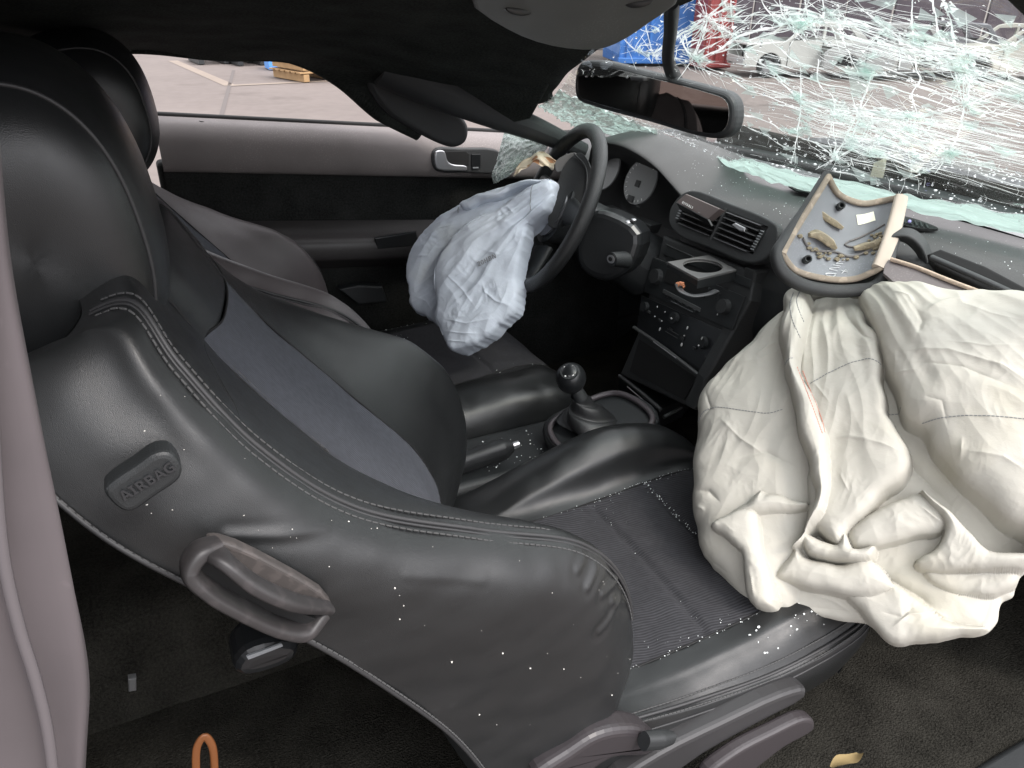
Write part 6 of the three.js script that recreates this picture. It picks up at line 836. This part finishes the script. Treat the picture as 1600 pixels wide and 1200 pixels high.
  // crushed corner on the driver's side: a dense crackle
  for (let i = 0; i < 1500; i++) { const s = 0.02 + 0.32 * rnd() ** 1.2, t = rnd() ** 1.1, a = rnd() * 6.28, l = 0.006 + 0.016 * rnd(); if (s > 0.24 && rnd() < (s - 0.24) * 7) continue; fine.push(ribbon([[s, t], [s + l * 0.4 * Math.cos(a + 0.5), t + l * Math.sin(a + 0.5)], [s + l * 0.7 * Math.cos(a), t + 2 * l * Math.sin(a)]], 0.0008 + 0.0012 * rnd(), 0, 2)); }
  // swarms of long streaks running down to the right, and bands crushed white
  for (const [x0, x1, y0, y1, n, sl] of BANDS) for (let i = 0; i < n; i++) { const a = [lerp(x0[0], x1[0], rnd()), lerp(x0[1], x1[1], rnd()) + (rnd() - 0.5) * y0]; const l = y1 * (0.25 + rnd()), d = sl + 0.35 * (rnd() - 0.5); const e = [a[0] + l, a[1] + l * d], m = [(a[0] + e[0]) / 2, (a[1] + e[1]) / 2 + (rnd() - 0.35) * 0.25 * l]; if (e[0] > 1.0) continue; fine.push(ribbon([a, m, e], 0.0006 + 0.0022 * rnd() ** 2.2, 0, 0.5)); }
  part('fine_cracks', fine, thin, ws, { kind: 'stuff' });
  part('crushed_glass', surf((u, v) => WS(u, v, -0.002 + 0.008 * gn(u * 60 + 20, v * 30 + 20, 512, 91)), 0.0, 0.2, 60, 0, 1, 60), mat({ c: [0.62, 0.72, 0.68], transmission: 0.55, thickness: 0, roughness: 0.35 }), ws);
  // flakes lifted along the main breaks, and larger tilted facets that catch the sky
  const flake = (s, t, r, tilt) => { const n = nrm(s, t), a = rnd() * 6.28, P = []; const e1 = V(0, 0, 1).addScaledVector(n, -n.z).normalize(), e2 = V(0, 0, 0).crossVectors(n, e1); const tx = (rnd() - 0.5) * tilt, ty = (rnd() - 0.5) * tilt; const c = WS(s, t, -0.002); for (let i = 0; i < 3; i++) { const b = a + i * 2.09 + rnd() * 0.8, q = r * (0.5 + rnd()), x = q * Math.cos(b), y = q * Math.sin(b); const p = c.clone().addScaledVector(e1, x).addScaledVector(e2, y).addScaledVector(n, -Math.abs(x * tx + y * ty)); P.push(p.x, p.y, p.z); } const g = new THREE.BufferGeometry(); g.setAttribute('position', new THREE.Float32BufferAttribute(P, 3)); g.setAttribute('uv', new THREE.Float32BufferAttribute([0, 0, 1, 0, 0, 1], 2)); g.computeVertexNormals(); return g; };
  const fl = [], fc = [];
  for (const [w, p] of main) { const c = new THREE.CatmullRomCurve3(p.map((q) => V(q[0], q[1], 0)), false, 'centripetal'), n = Math.round(c.getLength() * 110); for (let i = 0; i < n; i++) { const q = c.getPoint(rnd()); fl.push(flake(q.x + 0.008 * (rnd() - 0.5), q.y + 0.014 * (rnd() - 0.5), 0.0012 + 0.0032 * rnd() ** 2, 1.6)); } for (let i = 0; i < n / 5; i++) { const q = c.getPoint(rnd()); fc.push(flake(q.x + 0.02 * (rnd() - 0.5), q.y + 0.03 * (rnd() - 0.5), 0.006 + 0.016 * rnd(), 0.8)); } }
  knots.forEach((k) => { for (let i = 0; i < 16; i++) fl.push(flake(k[0] + 0.03 * (rnd() + rnd() - 1), k[1] + 0.05 * (rnd() + rnd() - 1), 0.0014 + 0.003 * rnd(), 1.8)); });
  part('glass_flakes', fl, thin, ws, { kind: 'stuff' });
  part('glass_facets', fc, mat({ c: [0.80, 0.90, 0.87], transmission: 0.85, thickness: 0, roughness: 0.35 }), ws, { kind: 'stuff' });
  // lower edge folded over the dash: seen edge-on it is green
  const green = mat({ c: [0.60, 0.76, 0.70], transmission: 0.6, thickness: 0, roughness: 0.8 });
  const wid = (s) => 0.095 + 0.09 * Math.exp(-(((s - 0.47) / 0.07) ** 2)) + 0.03 * Math.exp(-(((s - 0.62) / 0.05) ** 2));
  const FE = (s, t, o = 0) => { const v = clamp(t / wid(s), 0, 1), p = WS(s, t, -0.003); p.x -= 0.01 * Math.sin(Math.PI * v) + 0.7 * o; p.y += -0.006 * (1 - v) + 0.7 * o + 0.004 * gn(s * 40 + 20, t * 30 + 20, 512, 55); return p; };
  part('folded_edge', surf((u, v) => FE(u, v * wid(u)), 0.3, 1, 160, 0, 1, 14), green, ws);
  const ge = []; for (let i = 0; i < 240; i++) { const s = 0.3 + 0.68 * rnd(), t = wid(s) * rnd(), a = (rnd() - 0.5) * 0.7, l = 0.01 + 0.04 * rnd(); ge.push(ribbon([[s, t], [s + l * 0.5, t + l * 0.5 * Math.sin(a)], [s + l, clamp(t + l * Math.sin(a), -0.01, wid(s))]], 0.0007 + 0.001 * rnd(), 0, 0.5, (x, y) => FE(x, y, 0.0015))); }
  for (let i = 0; i < 40; i++) { const s0 = 0.3 + 0.7 * i / 40; ge.push(ribbon([[s0, 0.002], [s0 + 0.009, 0.002 + 0.008 * rnd()], [Math.min(1, s0 + 0.019), 0.002]], 0.0022, 0, 0.5, (x, y) => FE(x, y, 0.0015))); }
  part('edge_cracks', ge, crack, ws, { kind: 'stuff' });
  // faded sticker, rain drops, crumbs
  part('sticker', surf((u, v) => WS(...[0, 1].map((k) => lerp(lerp([0.7067,0.2721][k], [0.7393,0.3155][k], u), lerp([0.673,0.1761][k], [0.6952,0.1808][k], u), v)), -0.004), 0, 1, 4, 0, 1, 4), mat({ c: [0.50, 0.50, 0.40], roughness: 0.8, transmission: 0.3, thickness: 0 }), ws);
  const dg = new THREE.SphereGeometry(1, 7, 5), drops = [];
  for (let i = 0; i < 520; i++) { const s = 0.3 + 0.68 * rnd(), t = 0.05 + rnd() * 0.9, r = 0.0008 + 0.0018 * rnd() * rnd(); const g = dg.clone(); g.scale(r, r, r); const p = WS(s, t, 0.0018); g.translate(p.x, p.y, p.z); drops.push(g); }
  part('raindrops', drops, mat({ c: [0.85, 0.87, 0.87], roughness: 0.1, transmission: 0.9, thickness: 0.002, ior: 1.33 }), ws, { kind: 'stuff' });
  // the driver's corner of the windscreen torn down over the dash end
  const torn = thing('torn_glass', 'crazed sheet of torn windscreen glass hanging between the driver door and the wheel', 'glass', [0.5123,0.85,-.586]);
  const tf = crGrid([
    [[0.4923,0.9747,-.5536], [0.5265,0.9673,-.5323], [0.55,0.9591,-.5032], [0.5698,0.9535,-.4775]],
    [[0.4736,0.9476,-.5343], [0.4956,0.9492,-.4991], [0.5227,0.9419,-.4814], [0.546,0.9417,-.4571]],
    [[0.452,0.913,-.5122], [0.4655,0.9222,-.473], [0.4907,0.9251,-.4622], [0.5171,0.9281,-.4509]],
    [[0.4353,0.8944,-.4969], [0.4392,0.8965,-.4709], [0.4572,0.9018,-.4652], [0.4795,0.9097,-.4587]],
    [[0.4337,0.8751,-.4864], [0.4378,0.8801,-.4746], [0.451,0.8867,-.472], [0.4654,0.8933,-.4687]]]);
  const TF = (u, v, o = 0) => { const p = tf(u, v); return p.addScaledVector(V(-0.4, 0.4, 0.8), o + 0.006 * gn(u * 4 + 20, v * 4 + 20, 512, 81) + 0.003 * gn(u * 11 + 20, v * 9 + 20, 512, 82)); };
  part('sheet', surf((u, v) => TF(u, v), 0, 3, 50, 0, 4, 50), mat({ c: [0.42, 0.50, 0.47], transmission: 0.35, thickness: 0, roughness: 0.3 }), torn);
  const tc = []; for (let i = 0; i < 420; i++) { const u = rnd() * 3, v = rnd() * 4, a = rnd() * 6.28, l = 0.1 + 0.3 * rnd(); const q = (k) => TF(clamp(u + k * l * Math.cos(a), 0, 3), clamp(v + k * l * Math.sin(a), 0, 4), 0.0012); tc.push(tube([q(0), q(0.5), q(1)], 0.0004 + 0.0004 * rnd(), { n: 3, rs: 3 })); }
  part('fine_cracks', tc, thin, torn, { kind: 'stuff' });
}
// glass crumbs lying about
{
  const gl = mat({ c: [0.86, 0.9, 0.89], roughness: 0.25, specularIntensity: 1 });
  const cr = []; for (let i = 0; i < 4; i++) { const g = new THREE.IcosahedronGeometry(1, 0); const p = g.attributes.position; for (let k = 0; k < p.count; k++) { const h = 0.6 + 0.8 * hash(Math.round(p.getX(k) * 50), Math.round(p.getY(k) * 50 + p.getZ(k) * 90), i); p.setXYZ(k, p.getX(k) * h, p.getY(k) * h * 0.7, p.getZ(k) * h); } g.computeVertexNormals(); cr.push(g); }
  const crumb = (p, r) => { const g = cr[Math.floor(rnd() * 4)].clone(); g.rotateY(rnd() * 6); g.rotateX(rnd() * 3); g.scale(r, r, r); g.translate(p.x, p.y + r * 0.4, p.z); return g; };
  const a = [], b = [], c = [], d = [];
  for (let i = 0; i < 340; i++) { const v = 7 + 9.4 * rnd(), u = 1.4 + 2.9 * rnd() ** 1.4; a.push(crumb(dF(u, v), 0.0003 + 0.0008 * rnd() ** 3)); }
  for (let i = 0; i < 420; i++) { const u = 5 + 2 * rnd(), v = 1 + 5 * rnd(); const p = pass.cf0(u, v); b.push(crumb(p, 0.0003 + 0.0008 * rnd() ** 3)); }
  for (let i = 0; i < 130; i++) { const p = pass.cf0(5 + 0.06 * (rnd() - 0.5), 1.2 + 4.8 * rnd()); b.push(crumb(p, 0.0004 + 0.0006 * rnd())); const q = pass.cf0(7 + 0.06 * (rnd() - 0.5), 2 + 4 * rnd()); b.push(crumb(q, 0.0004 + 0.0005 * rnd())); }
  for (let i = 0; i < 120; i++) { const u = 5 + 2 * rnd(), p = pass.cf0(u, 3.72 - 0.1 * rnd()); p.y += 0.001; b.push(crumb(p, 0.0004 + 0.0008 * rnd())); }
  for (let i = 0; i < 40; i++) { const p = pass.cf0(3.6 + 1.2 * rnd(), 3 + 2 * rnd()); b.push(crumb(p, 0.0006 + 0.0014 * rnd() ** 2)); }
  for (let i = 0; i < 200; i++) { const p = driv.cf0(4.2 + 3 * rnd(), 1.5 + 4 * rnd()); c.push(crumb(p, 0.0004 + 0.0009 * rnd() ** 2)); }
  for (let i = 0; i < 120; i++) c.push(crumb(V(0.02 + 0.3 * rnd(), 0.482, 0.035 - 0.1 * rnd()), 0.0006 + 0.0013 * rnd() ** 2));
  for (let i = 0; i < 48; i++) { const u = 0.4 + 3.2 * rnd(), v = 1 + 6 * rnd(), p = pass.f(u, v); p.z += 0.0005; d.push(crumb(p, 0.00035 + 0.0007 * rnd() ** 3)); }
  solo('glass_crumbs', a, gl, 'glass crumbs sprinkled over the grey dash top', 'glass crumbs', null, { kind: 'stuff' });
  solo('glass_crumbs', b, gl, 'glass crumbs and white flakes scattered on the passenger cushion', 'glass crumbs', null, { kind: 'stuff' });
  solo('glass_crumbs', c, gl, 'glass crumbs scattered on the driver cushion and beside the handbrake', 'glass crumbs', null, { kind: 'stuff' });
  solo('dust_specks', d, mat({ c: [0.62, 0.60, 0.56], roughness: 0.8 }), 'pale specks sticking to the passenger seat side panel', 'specks', null, { kind: 'stuff' });
  const lf = solo('dry_leaf', surf((u, v) => { const p = V(lerp(-0.024, 0.024, u), 0.004 * Math.sin(u * 6) + 0.01 * v * v, (v - 0.5) * 0.022 * Math.sin(Math.PI * (0.08 + 0.84 * u)) ** 0.7); const o = V([0.3779,0.4,0.7163]); return p.add(o); }, 0, 1, 16, 0, 1, 6), mat({ c: [0.30, 0.22, 0.10], roughness: 0.7 }), 'small yellow dry leaf on the dark floor at the lower right', 'leaf');
}
// ---------------------------------------------------------------- scrap yard outside
{
  const yaw = (g, a, x, y, z) => { g.rotateY(a); g.translate(x, y, z); return g; };
  // car shell: side profile extruded across, wheel arches cut out, windows open
  function shell(label, at0, a, col, o = {}) {
    const L = o.L || 3.9, t = thing('car_wreck', label, 'car wreck', [at0[0], 0, at0[2]], 'scrapped cars behind the windscreen'); t.rotation.y = a; t.base = V(0, 0, 0); t.scale.setScalar(o.S || 0.58);
    const s = new THREE.Shape(); s.moveTo(-L / 2, 0.28); s.lineTo(-L / 2 - 0.03, 0.62); s.quadraticCurveTo(-L / 2, 0.8, -L / 2 + 0.5, 0.86); s.lineTo(-L * 0.2, 0.92); s.lineTo(-L * 0.06, 1.34); s.quadraticCurveTo(0, 1.4, 0.2, 1.4); s.lineTo(L * 0.3, 1.36); s.lineTo(L * 0.44, 0.98); s.quadraticCurveTo(L / 2, 0.9, L / 2, 0.7); s.lineTo(L / 2, 0.3); s.lineTo(L * 0.31 + 0.36, 0.28); s.absarc(L * 0.31, 0.3, 0.36, 0, Math.PI, false); s.lineTo(-L * 0.31 + 0.36, 0.28); s.absarc(-L * 0.31, 0.3, 0.36, 0, Math.PI, false); s.lineTo(-L / 2, 0.28);
    const win = (p) => new THREE.Path(p.map((q) => new THREE.Vector2(...q))); s.holes.push(win([[-L * 0.165, 0.95], [-L * 0.05, 1.29], [L * 0.08, 1.31], [L * 0.08, 0.96]]), win([[L * 0.1, 0.96], [L * 0.1, 1.31], [L * 0.28, 1.29], [L * 0.37, 0.99]]));
    const m = mat({ c: col, roughness: 0.45, clearcoat: 0.3 });
    for (const z of [-0.8, 0.74]) { const g = new THREE.ExtrudeGeometry(s, { depth: 0.05, bevelEnabled: true, bevelSize: 0.02, bevelThickness: 0.02, bevelSegments: 2, curveSegments: 10 }); g.translate(0, 0, z); part('side', g, m, t); }
    const B = (n, w, h, d, x, y, z, mm, rz = 0) => { const g = rbox(w, h, d, 0.03, 2); g.rotateZ(rz); g.translate(x, y, z); return part(n, boxUV(g), mm, t); };
    if (!o.open) B('roof', L * 0.36, 0.05, 1.5, L * 0.11, 1.38, 0, m); B('bonnet', L * 0.3, 0.05, 1.5, -L * 0.35, 0.87, 0, m, 0.06); B('boot', 0.3, 0.05, 1.5, L * 0.46, 0.93, 0, m, -0.3);
    B('bumper', 0.12, 0.2, 1.6, L / 2, 0.42, 0, o.bump || m); B('bumper', 0.12, 0.2, 1.6, -L / 2, 0.42, 0, o.bump || m); B('cabin', L * 0.8, 0.5, 1.4, 0, 0.6, 0, M.black);
    for (const x of o.wheels || [-1, 1]) { const c = V(x * L * 0.31, 0.3, 0.72); const g = new THREE.TorusGeometry(0.23, 0.085, 10, 24); g.translate(c.x, c.y, c.z); const w = part('wheel', g, M.plastic, t); const r = new THREE.CylinderGeometry(0.2, 0.2, 0.06, 20); r.rotateX(Math.PI / 2); r.translate(c.x, c.y, c.z); part('rim', r, M.steel, w); }
    part('door_gap', [(() => { const g = new THREE.BoxGeometry(0.015, 0.6, 0.01); g.translate(L * 0.09, 0.62, 0.815); return g; })(), (() => { const g = new THREE.BoxGeometry(0.015, 0.6, 0.01); g.translate(-L * 0.17, 0.62, 0.815); return g; })()], M.black, t);
    return t;
  }
  shell('white gutted van-like car shell left of centre behind the windscreen', [9.8659,0,-9.0078], -0.42, [0.40, 0.40, 0.38], { L: 3.5, wheels: [-1] });
  shell('pale silver car shell with empty wheel arch, centre of the windscreen view', [10.8169,0,-8.2757], -0.5, [0.26, 0.26, 0.255], { L: 3.3, wheels: [] });
  shell('cream damaged car shell at the right edge of the windscreen', [12.8597,0,-7.3773], -0.55, [0.36, 0.35, 0.31], { L: 3.6, wheels: [1], open: true });
  shell('dark stripped car shell between the silver and cream wrecks', [12.4537,0,-8.3538], -0.5, [0.09, 0.09, 0.1], { L: 2.6, wheels: [1] });
{ const r0 = [9.1081,0,-10.1402], rt = thing('container', 'narrow red steel bin standing beside the blue container', 'container', [r0[0], 0, r0[2]]); rt.rotation.y = -0.3; rt.base = V(0, 0, 0); const rm = mat({ c: [0.22, 0.03, 0.03], roughness: 0.5 }); const R = (n, w, h, d, x, y, z) => { const g = rbox(w, h, d, 0.02, 2); g.translate(x, y, z); part(n, boxUV(g), rm, rt); }; R('body', 0.5, 1.5, 0.6, 0, 0.78, -0.3); for (const x of [-0.2, 0, 0.2]) R('rib', 0.05, 1.4, 0.05, x, 0.78, 0.02); R('rail', 0.54, 0.07, 0.07, 0, 1.5, 0.02); R('rail', 0.54, 0.07, 0.07, 0, 0.08, 0.02); }
  // blue container with ribs
  const c0 = [8.5874,0,-11.0319], ct = thing('container', 'bright blue steel container behind the mirror stalk', 'container', [c0[0], 0, c0[2]]); ct.rotation.y = -0.35; ct.base = V(0, 0, 0);
  const blue = mat({ c: [0.03, 0.16, 0.50], roughness: 0.5, map: tDust });
  const B = (n, w, h, d, x, y, z, m = blue) => { const g = rbox(w, h, d, 0.02, 2); g.translate(x, y, z); return part(n, boxUV(g), m, ct); };
  B('body', 1.5, 1.9, 1.4, 0, 1.0, -0.7); for (let i = 0; i < 4; i++) B('rib', 0.07, 1.8, 0.06, -0.6 + i * 0.4, 1.0, 0.02); B('rail', 1.56, 0.1, 0.1, 0, 0.1, 0.02); B('rail', 1.56, 0.08, 0.1, 0, 1.9, 0.02);
  // low black racks, blue crate, wooden pallets seen over the driver door
  const pal = (label, px, a, m, n, h, cat, name, w = 1.1) => { const t = thing(name, label, cat, [px[0], 0, px[2]]); t.rotation.y = a; t.base = V(0, 0, 0); const P = (nm, ww, hh, d, x, y, z) => { const g = rbox(ww, hh, d, 0.006, 1); g.translate(x, y, z); part(nm, boxUV(g), m, t); };
    for (let k = 0; k < n; k++) { const y = k * 0.15; for (let i = 0; i < 6; i++) P('board', w, 0.022, 0.11, 0, y + 0.13, -0.4 + i * 0.16); for (const x of [-0.45, 0, 0.45]) { P('bearer', 0.09, 0.1, 0.9, x * w / 1.1, y + 0.06, 0); } } return t; };
  const wood = mat({ c: [0.40, 0.25, 0.12], roughness: 0.85, map: tDust });
  pal('stack of worn wooden pallets beyond the driver window', [2.4629,0,-11.1233], 0.3, wood, 2, 0.3, 'pallet', 'pallet');
  pal('low black rack lying on the pavement at far left, beyond the driver door', [1.4584,0,-14.1754], 0.1, M.plastic, 1, 0.1, 'rack', 'rack', 1.0);
  pal('low black rack nearer the blue crate beyond the driver window', [1.9899,0,-13.7542], 0.1, M.plastic, 1, 0.1, 'rack', 'rack', 0.9);
  const q = [2.1893,0,-12.6275], cr = thing('crate', 'small blue plastic crate by the wooden pallets', 'crate', [q[0], 0, q[2]]); cr.base = V(0, 0, 0);
  for (const [n, w, h, d, x, y, z] of [['side', 0.42, 0.3, 0.02, 0, 0.16, 0.2], ['side', 0.42, 0.3, 0.02, 0, 0.16, -0.2], ['end', 0.02, 0.3, 0.4, -0.2, 0.16, 0], ['end', 0.02, 0.3, 0.4, 0.2, 0.16, 0], ['bottom', 0.4, 0.02, 0.4, 0, 0.02, 0], ['rim', 0.46, 0.04, 0.03, 0, 0.3, 0.22]]) { const g = rbox(w, h, d, 0.008, 1); g.translate(x, y, z); part(n, boxUV(g), mat({ c: [0.08, 0.25, 0.6], roughness: 0.5 }), cr); }
  // long dark shed behind the wrecks
  const sh = thing('shed', 'long dark shed wall behind the row of scrapped cars', 'shed', [13, 0, -13]); sh.rotation.y = -0.5; sh.base = V(0, 0, 0);
  const shedM = mat({ c: [0.09, 0.07, 0.085], roughness: 0.8, map: tDust });
  for (let i = 0; i < 24; i++) { const g = rbox(0.96, 3.4, 0.08, 0.02, 1); g.translate(-12 + i, 1.75, (i % 2) * 0.03); part('panel', boxUV(g), shedM, sh); }
  part('eave', (() => { const g = rbox(24.4, 0.25, 0.6, 0.03, 1); g.translate(-0.5, 3.55, 0); return boxUV(g); })(), M.dashDark, sh);
  part('plinth', (() => { const g = rbox(24.4, 0.2, 0.2, 0.02, 1); g.translate(-0.5, 0.1, 0.05); return boxUV(g); })(), mat({ c: [0.2, 0.19, 0.19], roughness: 0.9, map: tDust }), sh);
}
renderer.render(scene, camera);
